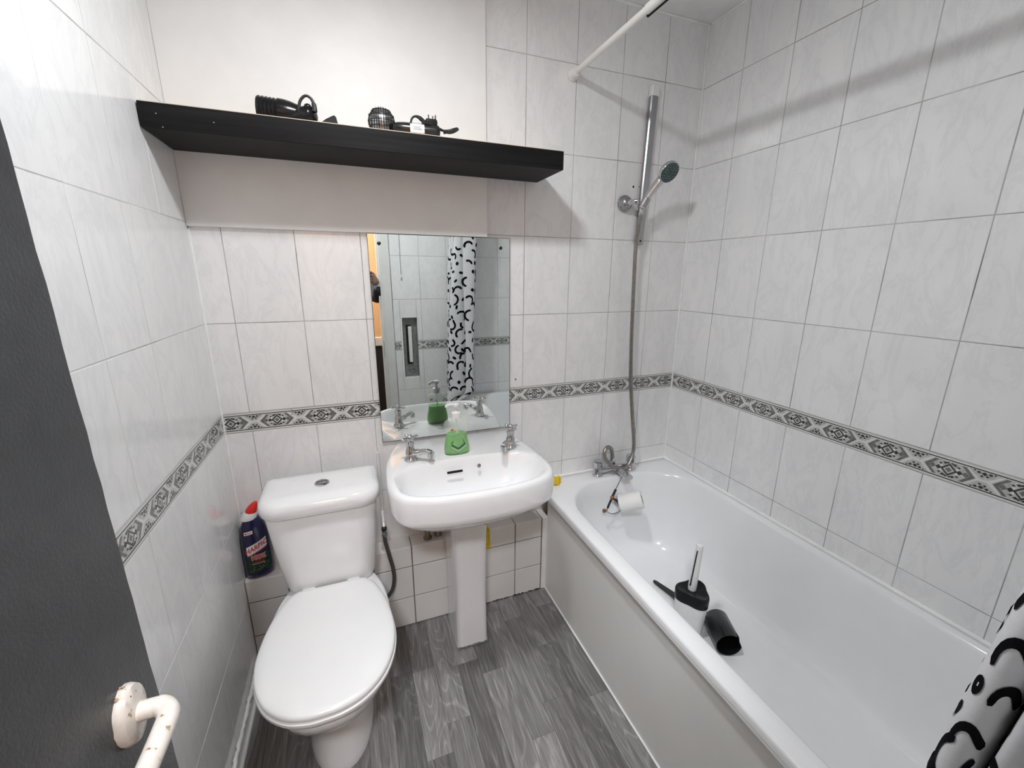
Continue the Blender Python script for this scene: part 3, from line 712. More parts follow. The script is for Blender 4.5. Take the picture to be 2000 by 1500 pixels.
tv, tf = text_geo('HARPIC', .0205, .0004); g.add([on_h(v.x*.98, v.y*1.25+.125+sl*v.x, .0012) for v in tv], tf, 1)
tv, tf = text_geo('100%', .0235, .0004); g.add([on_h(v.x*.92+.001, v.y*1.1+.0855, .0012) for v in tv], tf, 1)
for k, z in enumerate((.0675, .0615)):
    for q in range(7): strip(g, [(-.019+.0056*q, z), (-.0152+.0056*q, z)], (.0042, .0026)[k], on_h, (1, 0)[k], .0012)
patch(g, on_h, lambda u, v: (u, v+.18*u), -.030, -.004, .181, .193, 0, .0008, 6, 3)              # small tag at the top
for u0_, u1_ in ((-.027, -.0215), (-.0195, -.0155), (-.0145, -.0115), (-.0105, -.007)): strip(g, [(u0_, .187+.18*u0_), (u1_, .187+.18*u1_)], .006 if u0_ < -.02 else .004, on_h, 1, .0013)
for k in range(12):
    t0, t1 = k/12, (k+1)/12; f = lambda t: (-.028+.064*t, .028+.030*t*t*t+.004)
    strip(g, [f(t0), f(t1)], .0035, on_h, 3, .0008)
for _ in range(14):
    u, v = R.uniform(-.028, .030), R.uniform(.036, .062); decal(g, [(u-.0012, v), (u, v-.0012), (u+.0012, v), (u, v+.0012)], on_h, 0, .0010)
g.build('label_print', [M['white_print'], M['red_print'], M['green_print'], M['green_light']], hp, smooth=0)

# ------------------------------------------------------------------ bath
bt = thing('bathtub', 'white acrylic bathtub along the tiled right wall', 'bathtub', (1.53, -.8, 0))
BX0, BX1, BY0, BY1, BZ = 1.163, RX-.004, -1.595, -.004, .53
ocx, ocy, oa, ob = (BX0+BX1)/2, (BY0+BY1)/2, (BX1-BX0)/2, (BY1-BY0)/2
def bo(d, z): return rrect(ocx, ocy, oa-d, ob-d, (.006,)*4, z, 10, 10)
def bi(x0, x1, y0, y1, rb, rf, z): return rrect((x0+x1)/2, (y0+y1)/2, (x1-x0)/2, (y1-y0)/2, (rb, rb, rf, rf), z, 10, 10)
G().loft([bo(.0, .507), bo(0, .522), bo(.002, .527), bo(.006, BZ),
          bi(1.216, 1.866, -1.53, -.086, .235, .16, BZ), bi(1.222, 1.860, -1.524, -.092, .230, .155, .5275), bi(1.228, 1.854, -1.515, -.098, .225, .15, .517), bi(1.240, 1.842, -1.49, -.108, .21, .14, .45), bi(1.258, 1.822, -1.43, -.125, .19, .13, .33),
          bi(1.280, 1.800, -1.36, -.145, .17, .12, .22), bi(1.305, 1.775, -1.32, -.170, .15, .11, .172), bi(1.345, 1.735, -1.28, -.21, .12, .1, .154), bi(1.42, 1.66, -1.2, -.3, .08, .08, .150), bi(1.50, 1.58, -.9, -.6, .03, .03, .1495)], cap0=False).build('tub_shell', M['bath'], bt, smooth=50)
G().box((BX0+.001, BY0, .494), (BX0+.022, BY1, .508)).build('rim_lip', M['bath'], bt, bevel=.003)
G().box((1.190, -1.595, .008), (1.206, -.078, .50)).build('side_panel', M['panel'], bt, bevel=.001)
G().tube([(1.1885, -.08, .005), (1.1885, -1.59, .005)], .004, 8).build('floor_sealant', M['sealant'], bt)
oc = Vector((1.543, -.1205, .415)); on_ = Vector((0, -1, .15)).normalized()
of = G().lathe(oc, on_, [(.027, 0), (.027, .003), (.022, .007), (.012, .008)], 24).build('overflow', M['chrome_dull'], bt)
G().lathe(oc+on_*.0075-Vector((0, 0, .012)), on_, [(.010, 0), (.010, .0015), (.004, .0015)], 14).build('overflow_hole', M['dark'], of)

# bath mixer
bm_ = thing('bath_mixer', 'chrome bath mixer tap at the head of the tub', 'tap', (1.55, -.05, .531))
for px in (1.459, 1.643):
    G().lathe((px, -.052, .5305), (0, 0, 1), [(.026, 0), (.026, .005), (.021, .012), (.019, .030), (.017, .036)], 22).build('pillar', M['chrome'], bm_)
    g = G().lathe((px, -.052, .5665), (0, 0, 1), [(.017, 0), (.0215, .004), (.0225, .030), (.019, .038), (.012, .040)], 8); g.build('tap_handle', M['chrome'], bm_, smooth=20)
G().tube(crom([(1.459, -.052, .550), (1.49, -.052, .551), (1.55, -.053, .557), (1.61, -.052, .551), (1.643, -.052, .550)], 5), [.013]*5+[.0155]*11+[.013]*5, 14).build('bridge', M['chrome'], bm_)
g = G(); sp_ = [(1.549, -.055, .558), (1.549, -.09, .560), (1.551, -.13, .558), (1.553, -.165, .551)]
for i in range(len(sp_)-1): pass
rings = []
for (x, y, z), (wd, hh) in zip(sp_, ((.017, .011), (.018, .010), (.020, .010), (.021, .010))):
    rings.append(rr := [Vector((x+sx*wd*k1, y, z+sz*hh*k2)) for sx, sz, k1, k2 in ((1, -1, 1, .5), (1, 1, 1, .5), (1, 1, .6, 1), (-1, 1, .6, 1), (-1, 1, 1, .5), (-1, -1, 1, .5), (-1, -1, .6, 1), (1, -1, .6, 1))])
g.loft(rings).build('spout', M['chrome'], bm_, smooth=40)
G().lathe((1.532, -.058, .568), (0, 0, 1), [(.012, 0), (.012, .010), (.015, .012), (.015, .026), (.010, .028), (.009, .040)], 12).build('diverter', M['chrome'], bm_, smooth=25)

# shower: hose, rail, bracket, handset
hz_pts = [(1.571, -.078, 1.690), (1.572, -.066, 1.62), (1.575, -.055, 1.555), (1.587, -.05, 1.308), (1.602, -.05, 1.033), (1.626, -.052, .835), (1.644, -.06, .69), (1.640, -.068, .625), (1.608, -.082, .570), (1.560, -.092, .565), (1.512, -.092, .585), (1.478, -.085, .620), (1.474, -.075, .655), (1.495, -.068, .672), (1.520, -.062, .655), (1.531, -.058, .620), (1.532, -.058, .600)]
so = thing('shower_hose', 'long ribbed steel shower hose hanging from the handset to the bath tap', 'hose', (1.60, -.05, 1.1))
pth = crom(hz_pts, 26)
res = [pth[0]]
for p in pth[1:]:
    while (p-res[-1]).length >= .0030: res.append(res[-1] + (p-res[-1]).normalized()*.0030)
G().tube(res, [.0092 if i % 2 else .0078 for i in range(len(res))], 10).build('ribbed_sleeve', M['steel_hose'], so, smooth=60)
G().lathe((1.571, -.0785, 1.70), (0, .12, -1), [(.008, 0), (.0095, .003), (.0095, .018), (.008, .022)], 12).build('hose_nut', M['chrome'], so)
rl = thing('shower_rail', 'flat chrome shower rail with a white top cap on the tiles', 'rail', (1.628, -.012, 1.57))
def rx(z): return 1.6215 + (z-1.57)*(.0195/.6)
def rail_sec(z, w_=.0175, y0=-.004, y1=-.020): return [Vector((rx(z)+sx*w_*k, y, z)) for sx, k, y in ((-1, 1, y0), (-1, 1, y1+.004), (-1, .75, y1), (1, .75, y1), (1, 1, y1+.004), (1, 1, y0))]
G().loft([rail_sec(1.571), rail_sec(1.62), rail_sec(2.132)]).build('rail_bar', M['chrome_dull'], rl, smooth=30)
G().loft([rail_sec(2.1325, .0185, -.003, -.022), rail_sec(2.168, .0185, -.003, -.022), rail_sec(2.172, .016, -.004, -.020)]).build('white_cap', M['white_plastic'], rl, smooth=30)
G().lathe((rx(1.585), -.0198, 1.585), (0, -1, 0), [(.004, 0), (.004, .001), (.002, .0015)], 12).build('rail_screw', M['dark'], rl)
G().box((rx(2.0)-.008, -.005, 2.06), (rx(2.0)+.008, -.0006, 2.09)).build('fixing_block', M['white_plastic'], rl)
G().box((rx(1.6)-.008, -.005, 1.60), (rx(1.6)+.008, -.0006, 1.63)).build('fixing_block', M['white_plastic'], rl)
br = thing('shower_bracket', 'round chrome wall bracket gripping the shower handset', 'bracket', (1.541, 0, 1.731))
G().lathe((1.541, -.0006, 1.731), (0, -1, 0), [(.033, 0), (.033, .006), (.031, .010), (.027, .012), (.025, .022), (.018, .030), (.010, .034)], 32).build('wall_rose', M['chrome_dull'], br, smooth=30)
G().tube(crom([(1.543, -.030, 1.731), (1.550, -.05, 1.732), (1.563, -.066, 1.733)], 5), [.011]*8+[.010]*3, 14).build('knuckle', M['chrome'], br)
hn = Vector((.36, -.28, .89)).normalized()                                     # handset axis
hb = Vector((1.570, -.0790, 1.706))
G().lathe(hb+hn*.006, hn, [(.0135, 0), (.0155, .002), (.0165, .034), (.0150, .036), (.0138, .034), (.0130, .002)], 20).build('handset_cradle', M['chrome_dull'], br)
hs = thing('hand_shower', 'chrome hand shower with a dark round spray face', 'shower', tuple(hb))
pth = crom([hb, hb+hn*.05, hb+hn*.09+Vector((.006, -.004, 0)), hb+hn*.118+Vector((.012, -.010, 0)), hb+hn*.134+Vector((.020, -.014, 0))], 6)
G().tube(pth, [.0105+.006*min(1, i/14) for i in range(len(pth))], 18).build('handle', M['chrome'], hs, smooth=60)
fc = Vector((1.632, -.150, 1.830)); fn_ = Vector((.05, -.80, -.57)).normalized()
G().lathe(fc, fn_, [(.018, -.024), (.032, -.018), (.041, -.006), (.042, .002), (.040, .006)], 32).build('head_shell', M['chrome'], hs, smooth=40)
fo = G().lathe(fc, fn_, [(.0375, .0062), (.0375, .0078), (.030, .0085), (.006, .0088)], 32).build('spray_face', M['teal'], hs, smooth=40)
g = G(); x_, y_ = frame(fn_)
for rr_, nn in ((.032, 18), (.023, 12), (.013, 7)):
    for k in range(nn): g.ball(fc+fn_*.0088+(x_*math.cos(2*PI*k/nn)+y_*math.sin(2*PI*k/nn))*rr_, .0016, 6)
nz = g.build('nozzles', M['chrome_dull'], fo); nz['kind'] = 'stuff'
for i, (x, z, r) in enumerate(((1.5804, 1.799, .0045), (1.6105, 1.8013, .0022), (1.0606, 1.0155, .0032))):
    G().lathe((x, .002, z), (0, -1, 0), [(r, 0), (r, .0024), (r*.5, .0024)], 12).build('drill_hole', M['dark'], wb)

# toilet-roll hanger dangling from the bath tap
th_ = thing('roll_hanger', 'chrome wire toilet roll hanger with copper balls dangling in the tub', 'roll holder', (1.47, -.165, .42))
Y = -.168
G().tube(crom([(1.5225, Y, .590), (1.515, Y, .572), (1.500, Y, .545), (1.478, Y, .500), (1.466, Y, .478)], 5), .0022, 8).build('hanging_wire', M['chrome_dull'], th_)
G().tube(crom([(1.484, Y, .510), (1.472, Y-.001, .487), (1.464, Y-.001, .472)], 4), .0055, 10).build('black_grip', M['black_matt'], th_)
G().tube(crom([(1.470, Y, .480), (1.457, Y, .455), (1.447, Y, .430), (1.446, Y, .408), (1.458, Y, .394), (1.480, Y, .386), (1.503, Y, .388), (1.520, Y, .398), (1.528, Y, .410)], 6), .0028, 8).build('wire_loop', M['chrome_dull'], th_)
G().tube(crom([(1.466, Y-.002, .473), (1.452, Y-.002, .442), (1.446, Y-.002, .425)], 4), .0048, 8).build('wire_sleeve', M['black_matt'], th_)
G().tube([(1.466, Y, .470), (1.485, Y-.006, .458), (1.500, Y-.009, .449)], .005, 8).build('roll_arm', M['black_matt'], th_)
G().tube([(1.447, Y, .412), (1.438, Y, .414), (1.428, Y-.002, .4155)], .0025, 8).build('side_wire', M['chrome_dull'], th_)
for c in ((1.4625, Y-.008, .4775), (1.428, Y-.004, .416), (1.527, Y-.002, .410)):
    G().ball(c, .0095, 16).build('copper_ball', M['copper'], th_)
rl_ = thing('toilet_roll', 'nearly finished white toilet roll hanging in the tub', 'toilet roll', (1.56, -.19, .455))
ax = Vector((.78, -.52, .36)).normalized(); rb = Vector((1.506, -.176, .437))
n = 36
G().lathe(rb, ax, [(.019, .001), (.0395, 0), (.0405, .004), (.0405, .097), (.0395, .101), (.019, .100)], n, caps=False).build('paper', M['paper'], rl_, smooth=40)
G().lathe(rb, ax, [(.0195, .0005), (.0195, .1005), (.0175, .1005), (.0175, .0005)], 24, caps=False).build('cardboard_core', M['pipe'], rl_)

# toilet brush in its holder
tb = thing('toilet_brush', 'white and black toilet brush holder standing in the bathtub', 'toilet brush', (1.527, -.62, .151))
TB = Vector((1.527, -.620, 0))
def tri(z, r, rot=.5, n=36, c=TB):
    out = []
    for k in range(n):
        th = 2*PI*k/n; rad = r*(1+.16*math.cos(3*(th-rot))); out.append(Vector((c.x+rad*math.cos(th), c.y+rad*math.sin(th), z)))
    return out
G().loft([tri(.1515, .042), tri(.156, .0445), tri(.280, .053), tri(.288, .053)]).build('white_base', M['white_plastic'], tb, smooth=50)
G().loft([tri(.2885, .0545), tri(.322, .0560), tri(.328, .0540), tri(.3295, .050), tri(.323, .038), tri(.319, .018)]).build('black_lid', M['black_gloss'], tb, smooth=40)
G().lathe(TB+Vector((.004, .012, .319)), (.04, -.02, 1), [(.0145, 0), (.0150, .02), (.0135, .10), (.0125, .175), (.0135, .183), (.0120, .189), (.006, .191)], 20).build('handle', M['white_plastic'], tb, smooth=50)
h0 = TB+Vector((.004-.0152, .012-.004, .342))
G().tube([h0, h0+Vector((.0095, -.003, .145))], .0024, 8).build('handle_stripe', M['black'], tb)
# black holder lying on its side
bc = thing('black_brush_cup', 'empty black plastic brush cup with flat handle lying in the tub', 'cup', (1.60, -.69, .151))
c0 = Vector((1.620, -.650, .196)); c1 = Vector((1.570, -.760, .196)); ad = (c1-c0).normalized(); L = (c1-c0).length
px = ad.cross(Vector((0, 0, 1))).normalized(); rr_ = .044; n = 44
def cupring(h, r, cut):
    out = []
    for k in range(n):
        th = -PI*.42 + 2*PI*k/n; hh = h
        if cut and .55 < (th+PI*.42)/(2*PI) < .72: hh = h-.022
        out.append(c0+ad*hh + px*(r*math.cos(th)) + Vector((0, 0, r*math.sin(th))))
    return out
G().loft([cupring(.004, rr_*.6, 0), cupring(0, rr_*.93, 0), cupring(.005, rr_, 0), cupring(L-.02, rr_, 0), cupring(L, rr_, 1), cupring(L, rr_-.0025, 1), cupring(L-.025, rr_-.0025, 0), cupring(.012, rr_-.0035, 0)], cap1=True).build('cup_wall', M['black'], bc, smooth=40)
G().lathe(c0+ad*.010, ad, [(.020, 0), (.020, .055), (.016, .060), (.005, .061)], 22).build('inner_socket', M['black_matt'], bc)
A = Vector((1.566, -.372, .160)); B_ = Vector((1.620, -.640, .170)); dd = (B_-A).normalized(); sd = dd.cross(Vector((0, 0, 1))).normalized(); upv = sd.cross(dd)
rings = []
for t, wd in ((0, .004), (.04, .008), (.4, .013), (1, .016)):
    c = A.lerp(B_, t); rings.append([c-sd*wd-upv*.004, c+sd*wd-upv*.004, c+sd*wd+upv*.004, c-sd*wd+upv*.004])
G().loft(rings).build('flat_handle', M['black_matt'], bc, bevel=.001)

# yellow sponges
def sponge(name, label, c, a, rot):
    t = G(); pts = []
    for z, s in ((0, .95), (.004, 1), (.022, 1), (.027, .93)):
        ring_ = []
        for k in range(30):
            th = 2*PI*k/30; rad = (a*(1+.18*math.cos(3*th)+.05*math.sin(7*th)))*s; ring_.append(Vector((c[0]+rad*math.cos(th+rot), c[1]+rad*.72*math.sin(th+rot), c[2]+z+.002*math.sin(5*th))))
        pts.append(ring_)
    t.loft(pts); o = t.build(name, M['yellow'], smooth=45); return tag(o, label, 'sponge')
sponge('bath_sponge', 'small yellow sponge lying on the bath corner beside the basin', (1.235, -.062, .533), .024, .3)
yc = G(); rings = []
for t in range(9):
    k = t/8; zc = .3805-.004*k if t < 3 else .378-.085*((k-.25)/.75); y = -.045-.033*min(1, k/.25) if t < 3 else -.0795-.002*math.sin(k*9)
    wd = .021 - .010*k; xx = .893+.010*k
    rings.append([Vector((xx-wd, y-.004, zc)), Vector((xx-wd*.3, y-.007, zc)), Vector((xx+wd*.4, y-.005, zc+.001)), Vector((xx+wd, y-.008, zc)), Vector((xx+wd, y, zc+.003)), Vector((xx-wd, y, zc+.003))])
yc.loft(rings); tag(yc.build('yellow_cloth', M['yellow'], smooth=50), 'yellow cloth hanging over the tiled ledge beside the pedestal', 'cloth')

# ------------------------------------------------------------------ hair dryers
ST = 1.8380
d1 = thing('hair_dryer', 'black hair dryer lying left on the shelf with its cord loop upright', 'hair dryer', (.32, -.15, ST), group='hair dryers on the shelf')
b0 = Vector((.247, -.150, ST+.0405)); ax = Vector((1, -.04, -.06)).normalized()
prof_ = [(.020, -.002), (.036, 0)]
for k in range(5): prof_ += [(.0385, .003+.009*k), (.0395, .006+.009*k), (.037, .0085+.009*k), (.037, .011+.009*k)]
prof_ += [(.040, .050), (.0395, .065), (.037, .080), (.032, .095), (.028, .108), (.025, .118)]
G().lathe(b0, ax, prof_, 30).build('body', M['black_gloss'], d1, smooth=30)
h0 = Vector((.305, -.150, ST+.020)); h1 = Vector((.376, -.178, ST+.031))
G().tube(crom([h0, h0.lerp(h1, .5), h1, h1+Vector((.014, -.006, .001))], 5), [.020]*4+[.0235]*4+[.028, .0285, .028, .027, .025, .022, .018, .010], 20).build('handle', M['black_gloss'], d1, smooth=60)
G().tube(crom([(.352, -.185, ST+.010), (.350, -.19, ST+.040), (.356, -.19, ST+.068), (.370, -.19, ST+.084), (.383, -.19, ST+.078), (.389, -.19, ST+.060), (.388, -.19, ST+.040)], 6), [.004]*25+[.0042]*4+[.006, .0065, .0065, .007, .0075, .008, .008, .008], 10).build('cord_loop', M['black_matt'], d1)
G().ball((.373, -.197, ST+.050), .010, 14).build('switch_knob', M['black_gloss'], d1)
g = G()
for k in range(6): g.tube(crom([(.39, -.17+.008*k, ST+.006+.002*k), (.405, -.16+.008*k, ST+.009), (.418, -.165+.006*k, ST+.008), (.428, -.15, ST+.007)], 4), .004, 8)
g.build('cord_bundle', M['black_matt'], d1)
nzr = [[Vector((x-.014, -.165+sy*hw, ST+.001+(0 if sz < 0 else ht))) for sy, sz in ((-1, -1), (1, -1), (1, 1), (-1, 1))] for x, hw, ht in ((.418, .012, .012), (.430, .016, .020), (.452, .026, .029), (.457, .028, .024), (.461, .029, .003))]
G().loft(nzr).build('nozzle', M['black'], d1, bevel=.002)

for ch in d1.children:                                   # settle to its real size
    if ch.name.split('.')[0] in ('body', 'handle', 'cord_loop', 'switch_knob'):
        for v in ch.data.vertices: v.co.z *= .83; v.co.y = (v.co.y)*.83
d2 = thing('hair_dryer', 'black hair dryer with a round mesh grille and white label, right on the shelf', 'hair dryer', (.64, -.15, ST), group='hair dryers on the shelf')
hc = Vector((.5685, -.150, ST+.0395)); fd = Vector((-.10, -.98, .02)).normalized()
G().lathe(hc, fd, [(.022, -.075), (.030, -.060), (.037, -.030), (.0395, -.010), (.0385, 0), (.0365, .002)], 36).build('body', M['black_gloss'], d2, smooth=40)
gr = G(); x_, y_ = frame(fd); R0 = .0385
def dome(u, v): 
    q = max(0, 1-(u*u+v*v)/(R0*R0)); return hc + x_*u + y_*v + fd*(.002+.026*math.sqrt(q))
for k in range(-5, 6):
    u = k*.0068; m_ = math.sqrt(max(0, R0*R0-u*u))
    gr.tube([dome(u, m_*math.sin(PI/2*s/8)) for s in range(-8, 9)], .0011, 6); 
for k in range(-2, 3):
    u = k*.0145; m_ = math.sqrt(max(0, R0*R0-u*u))
    gr.tube([dome(m_*math.sin(PI/2*s/8), u) for s in range(-8, 9)], .0013, 6)
gr.build('grille', M['black'], d2, smooth=60)
G().lathe(hc, fd, [(.034, .003), (.030, .010), (.012, .015), (.003, .016)], 28).build('inner_dome', M['chrome_dull'], d2, smooth=50); tag(d2.children[2], 'grey filter behind the grille')
ha = Vector((.598, -.165, ST+.0235)); hb_ = Vector((.735, -.178, ST+.0205))
G().tube([ha, ha.lerp(hb_, .1), ha.lerp(hb_, .25), ha.lerp(hb_, .9), ha.lerp(hb_, .97), hb_], [.012, .0165, .0185, .020, .0195, .014], 22).build('handle', M['black'], d2, smooth=50)
la, lb = ha.lerp(hb_, .36), ha.lerp(hb_, .66); lax = (lb-la).normalized(); lx = Vector((0, 0, 1)); ly = lax.cross(lx).normalized()
if ly.y > 0: ly = -ly
g = G(); vs = []; fs = []
for i in range(2):
    for j in range(9):
        th = math.radians(-28+80*j/8-6); c = (la, lb)[i]; vs.append(c + (ly*math.cos(th)+lx*math.sin(th))*.0199)
for j in range(8): fs.append((j, j+1, 9+j+1, 9+j))
g.add(vs, fs)
lbl = g.build('white_label', M['white_print'], d2, smooth=40)
g = G()
for k, (s0, s1) in enumerate(((.2, .8), (.2, .75), (.2, .85))):
    th = math.radians(18-11*k); th2 = th-math.radians(4)
    q = [la.lerp(lb, s) + (ly*math.cos(t)+lx*math.sin(t))*.0202 for s, t in ((s0, th), (s1, th), (s1, th2), (s0, th2))]; g.add(q, [(0, 1, 2, 3)])
g.build('label_lines', M['b_mid'], lbl, smooth=0)
G().tube(crom([(.648, -.185, ST+.036), (.652, -.185, ST+.048), (.662, -.182, ST+.056), (.676, -.18, ST+.054), (.690, -.178, ST+.044)], 5), [.003]*11+[.0035, .004, .0045, .005, .0055, .006, .006, .006, .006, .006], 8).build('cord', M['black_matt'], d2)
pg = G().box((.692, -.190, ST+.036), (.728, -.155, ST+.055)).build('plug', M['black'], d2, bevel=.006)
for x, y in ((.702, -.18), (.716, -.172), (.722, -.184)):
    G().box((x-.002, y-.003, ST+.0552), (x+.002, y+.003, ST+.0652)).build('plug_pin', M['chrome'], pg)
g = G()
for k in range(3): g.tube(crom([(.700-.01*k, -.19, ST+.040), (.735, -.185+.004*k, ST+.030), (.760, -.178+.004*k, ST+.024+.004*k), (.780, -.172, ST+.030+.004*k), (.795, -.168+.003*k, ST+.040+.002*k), (.782, -.164, ST+.034), (.75, -.165, ST+.026)], 5), .0032, 8)
g.build('cord_bundle', M['black_matt'], d2)

# ------------------------------------------------------------------ curtain rod and curtain
cr = thing('curtain_rod', 'white shower curtain rod above the bath edge', 'curtain rod', (1.277, -.8, 2.158))
RXc, RZc = 1.277, 2.158
G().lathe((RXc, -.001, RZc), (0, -1, 0), [(.022, 0), (.022, .006), (.019, .009), (.019, .022), (.0165, .026), (.0165, .034), (.0135, .036)], 26).build('wall_flange', M['rod'], cr, smooth=35)
G().lathe((RXc, -1.599, RZc), (0, 1, 0), [(.022, 0), (.022, .006), (.019, .009), (.019, .022), (.0165, .034)], 26).build('wall_flange', M['rod'], cr, smooth=35)
G().tube([(RXc, -.03, RZc), (RXc, -.46, RZc)], .0105, 20).build('inner_tube', M['rod'], cr)
G().tube([(RXc, -.43, RZc), (RXc, -1.58, RZc)], .0128, 20).build('outer_tube', M['rod'], cr)
G().box((RXc+.004, -.62, RZc-.0138), (RXc+.010, -.42, RZc-.0085)).build('slot', M['dark'], cr)

ct = thing('shower_curtain', 'white shower curtain with black squiggle and dot print, drawn back', 'curtain', (1.2, -1.46, .2))
CZ0, CZ1 = .16, 2.135; CW = 1.75
def curt(s, z, off=0):
    """s 0..1 along the gathered cloth"""
    def P(s):
        t = (CZ1-z)/(CZ1-CZ0)
        q = min(1, (CZ1-z)/1.42); e_ = max(0, min(1, (.605-z)/.065)); e_ = e_*e_*(3-2*e_); cx = 1.262 - .095*q - .075*e_; amp = .090-.032*e_
        ph = s*PI*7.0
        wob = .008*math.sin(9*s+3.1*z)+.004*math.sin(17*s-5*z)
        x = cx + amp*math.sin(ph+.25*math.sin(2.2*z)) + wob
        y = -1.419 + .042*max(0, min(1, (1.15-z)/.7)) - (.125+.03*(1-t))*s + .012*math.sin(2*ph+.6*math.sin(1.7*z+s*5))
        return Vector((x, y, z))
    p = P(s)
    if off:
        a, b = P(s-.002), P(s+.002); tg = (b-a); n_ = Vector((tg.y, -tg.x, 0)).normalized(); p = p + n_*off
    return p
nu, nv = 170, 46
g = G(); vs = [curt(i/nu, CZ0+(CZ1-CZ0)*j/nv) for j in range(nv+1) for i in range(nu+1)]
g.add(vs, [(j*(nu+1)+i, j*(nu+1)+i+1, (j+1)*(nu+1)+i+1, (j+1)*(nu+1)+i) for j in range(nv) for i in range(nu)])
g.build('cloth', M['curtain'], ct, smooth=180)
g = G(); RC = random.Random(11)
def shape(u, v, kind, sc, rot):
    """list of quads in metres on the flat cloth"""
    pts = []
    if kind == 0:   # arc
        a0, a1, r = 0, RC.uniform(1.8, 3.6), .034*sc
        cen = [(r*math.cos(a0+(a1-a0)*k/12), r*math.sin(a0+(a1-a0)*k/12)) for k in range(13)]; wd = .0145
    elif kind == 1: # dash
        cen = [(-.017*sc+.034*sc*k/5, 0) for k in range(6)]; wd = .0165
    elif kind == 2: # oval dot
        cen = [(-.013*sc+.026*sc*k/8, 0) for k in range(9)]; wd = .026
    else:           # hook
        cen = [(-.03*sc+.03*sc*k/5, 0) for k in range(6)] + [(.022*sc*math.sin(PI*.9*k/8), .022*sc*(1-math.cos(PI*.9*k/8))) for k in range(1, 9)]; wd = .0145
    c_, s_ = math.cos(rot), math.sin(rot)
    cen = [(u+x*c_-y*s_, v+x*s_+y*c_) for x, y in cen]
    n = len(cen); L = []; Rr = []
    for k in range(n):
        a, b = cen[max(0, k-1)], cen[min(n-1, k+1)]; tx, ty = b[0]-a[0], b[1]-a[1]; q = math.hypot(tx, ty)
        t = k/(n-1); ww = wd/2*(math.sqrt(max(0.05, 1-(2*t-1)**2)) if kind == 2 else (1 if 0 < k < n-1 else .55))
        L.append((cen[k][0]-ty/q*ww, cen[k][1]+tx/q*ww)); Rr.append((cen[k][0]+ty/q*ww, cen[k][1]-tx/q*ww))
    return L, Rr
cell = .071; row = 0
vv_ = CZ0+.03
while vv_ < CZ1-.02:
    uu = .03 + (row % 2)*cell/2
    while uu < CW-.03:
        kind = RC.choice((0, 0, 0, 1, 2, 3, 1)); L, Rr = shape(uu+RC.uniform(-.008, .008), vv_+RC.uniform(-.008, .008), kind, RC.uniform(.8, 1.2) if kind else RC.uniform(.75, 1.15), RC.uniform(0, 2*PI))
        for off in (.0011, -.0011):
            vs = []
            for a, b in zip(L, Rr): vs += [curt(a[0]/CW, a[1], off), curt(b[0]/CW, b[1], off)]
            g.add(vs, [(2*k, 2*k+1, 2*k+3, 2*k+2) for k in range(len(L)-1)])
        uu += cell
    vv_ += cell*.86; row += 1
pr = g.build('printed_squiggles', M['print'], ct, smooth=0); pr['kind'] = 'stuff'; tag(pr, 'black squiggles, dashes and dots')
for k in range(7):
    y = -1.44-.019*k; n = 18
    G().tube([(RXc+.020*math.cos(2*PI*i/n), y, RZc-.006+.022*math.sin(2*PI*i/n)) for i in range(n+1)], .002, 6).build('curtain_ring', M['white_plastic'], ct)

# ------------------------------------------------------------------ things seen only in the mirror
wn = thing('wall_recess', 'grey metal plate with a white bar recessed in the doorway wall, seen reflected', 'wall fitting', (.832, -1.6, .9))
G().box((NX0+.001, -1.648, NZ0+.001), (NX1-.001, -1.640, NZ1-.001)).build('back_plate', M['greyplate'], wn, smooth=0)
G().box((NX0+.0005, -1.640, NZ0+.0005), (NX0+.012, -1.601, NZ1-.0005)).build('white_reveal', M['sealant'], wn)
G().box((NX0+.012, -1.640, NZ0+.0005), (NX1-.0005, -1.601, NZ0+.016)).build('white_reveal', M['sealant'], wn)
G().box((.812, -1.6405, .80), (.848, -1.634, 1.095)).build('dark_slot', M['dark'], wn)
G().box((.826, -1.634, .815), (.852, -1.618, 1.085)).build('white_bar', M['white_plastic'], wn, bevel=.003)
n = 24
G().tube([(.845+.022*math.cos(2*PI*i/n), -1.6385, .745+.016*math.sin(2*PI*i/n)) for i in range(n+1)], .0025, 6).build('raised_ring', M['b_mid'], wn)
pc = thing('pull_cord', 'thin light pull cord hanging on the doorway wall, seen reflected', 'pull cord', (.795, -1.59, 1.43))
G().tube([(.795, -1.588, 1.455), (.795, -1.588, RH-.03)], .0012, 6).build('cord', M['b_mid'], pc)
G().lathe((.795, -1.588, 1.43), (0, 0, 1), [(.003, 0), (.006, .006), (.006, .018), (.0025, .028)], 14).build('cord_knob', M['white_plastic'], pc)
G().lathe((.795, -1.588, RH-.001), (0, 0, -1), [(.012, 0), (.012, .02), (.004, .03)], 16).build('cord_switch', M['white_plastic'], pc)

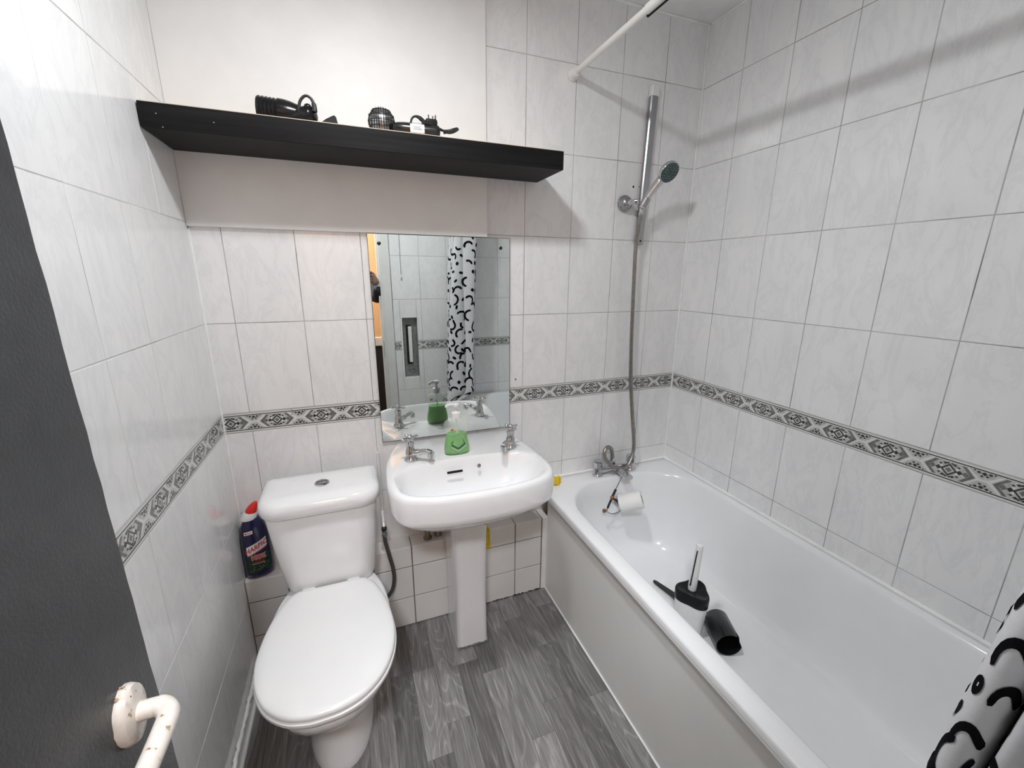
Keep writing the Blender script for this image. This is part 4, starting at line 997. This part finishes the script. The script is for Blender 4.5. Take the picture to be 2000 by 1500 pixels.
ph = thing('phone', 'black phone held up in the doorway, seen only in the mirror', 'phone', (.50, -1.622, 1.44))
G().box((.413, -1.626, 1.405), (.575, -1.618, 1.481)).build('phone_case', M['black'], ph, bevel=.003)
pe = thing('person', 'person with a dark sleeve holding up the phone, reflected at the mirror edge', 'person', (.62, -1.68, 1.2))
def skinned(name, segs, mt, parent):
    bmx = bmesh.new(); me = bpy.data.meshes.new(name); vs = []; es = []; rs = []
    for chain in segs:
        prev = None
        for (p, r) in chain:
            p = Vector(p); k = next((i for i, q in enumerate(vs) if (q-p).length < 1e-5), None)
            if k is None: vs.append(p); rs.append(r); k = len(vs)-1
            if prev is not None: es.append((prev, k))
            prev = k
    me.from_pydata([v-origin(parent) for v in vs], es, []); o = link(bpy.data.objects.new(name, me), parent)
    o.modifiers.new('skin', 'SKIN'); sv = me.skin_vertices[0].data
    for i, r in enumerate(rs): sv[i].radius = (r, r); sv[i].use_root = (i == 0)
    sub = o.modifiers.new('sub', 'SUBSURF'); sub.levels = 1; sub.render_levels = 2
    me.materials.append(mt); ORG[o.name] = origin(parent); bmx.free(); return o
W = (.632, -1.645, 1.385); P0 = (.618, -1.640, 1.425)
fing = [[(W, .026), (P0, .028)]]
for k, (dz, ln) in enumerate(((.038, .90), (.018, 1.0), (-.003, .98), (-.022, .82))):
    fing.append([(P0, .028), ((.600, -1.630, 1.432+dz), .0105), ((.585, -1.6145, 1.436+dz), .0095), ((.585-.022*ln, -1.610, 1.436+dz), .0085), ((.585-.045*ln, -1.611, 1.437+dz), .0075)])
fing.append([(P0, .028), ((.606, -1.650, 1.452), .0115), ((.583, -1.6375, 1.466), .0105), ((.562, -1.6345, 1.468), .0085)])
skinned('hand', fing, M['skin'], pe)
skinned('sleeve', [[((.634, -1.648, 1.376), .036), ((.640, -1.668, 1.345), .043), ((.645, -1.70, 1.315), .050), ((.640, -1.80, 1.29), .056), ((.60, -1.92, 1.36), .066), ((.55, -1.98, 1.46), .078)]], M['sleeve'], pe)

# ------------------------------------------------------------------ lamps
lm = thing('ceiling_light', 'round white ceiling lamp in the middle of the bathroom', 'lamp', (LAMP_POS.x, LAMP_POS.y, RH))
G().lathe((LAMP_POS.x, LAMP_POS.y, RH-.0005), (0, 0, -1), [(.085, 0), (.085, .059), (.082, .063), (.074, .064)], 36).build('lamp_base', M['white_plastic'], lm)
G().lathe((LAMP_POS.x, LAMP_POS.y, LAMP_POS.z+.0085), (0, 0, -1), [(.0725, 0), (.0725, .003), (.070, .004)], 36).build('lamp_lens', M['white_plastic'], lm)
hl = thing('hall_fill_lamp', 'unseen round hall lamp added outside the doorway as fill light', 'lamp', (.15, -2.12, 2.45))  # unseen housing added to carry the hall fill
G().lathe((.15, -2.12, 2.4495), (0, 0, -1), [(.17, 0), (.17, .07), (.165, .08), (.152, .082)], 36).build('lamp_base', M['white_plastic'], hl)
for lt, pa in ((ROOM_LIGHT, lm), (HALL_FILL, hl)):
    lt.parent = pa; lt.location = lt.location - pa.location
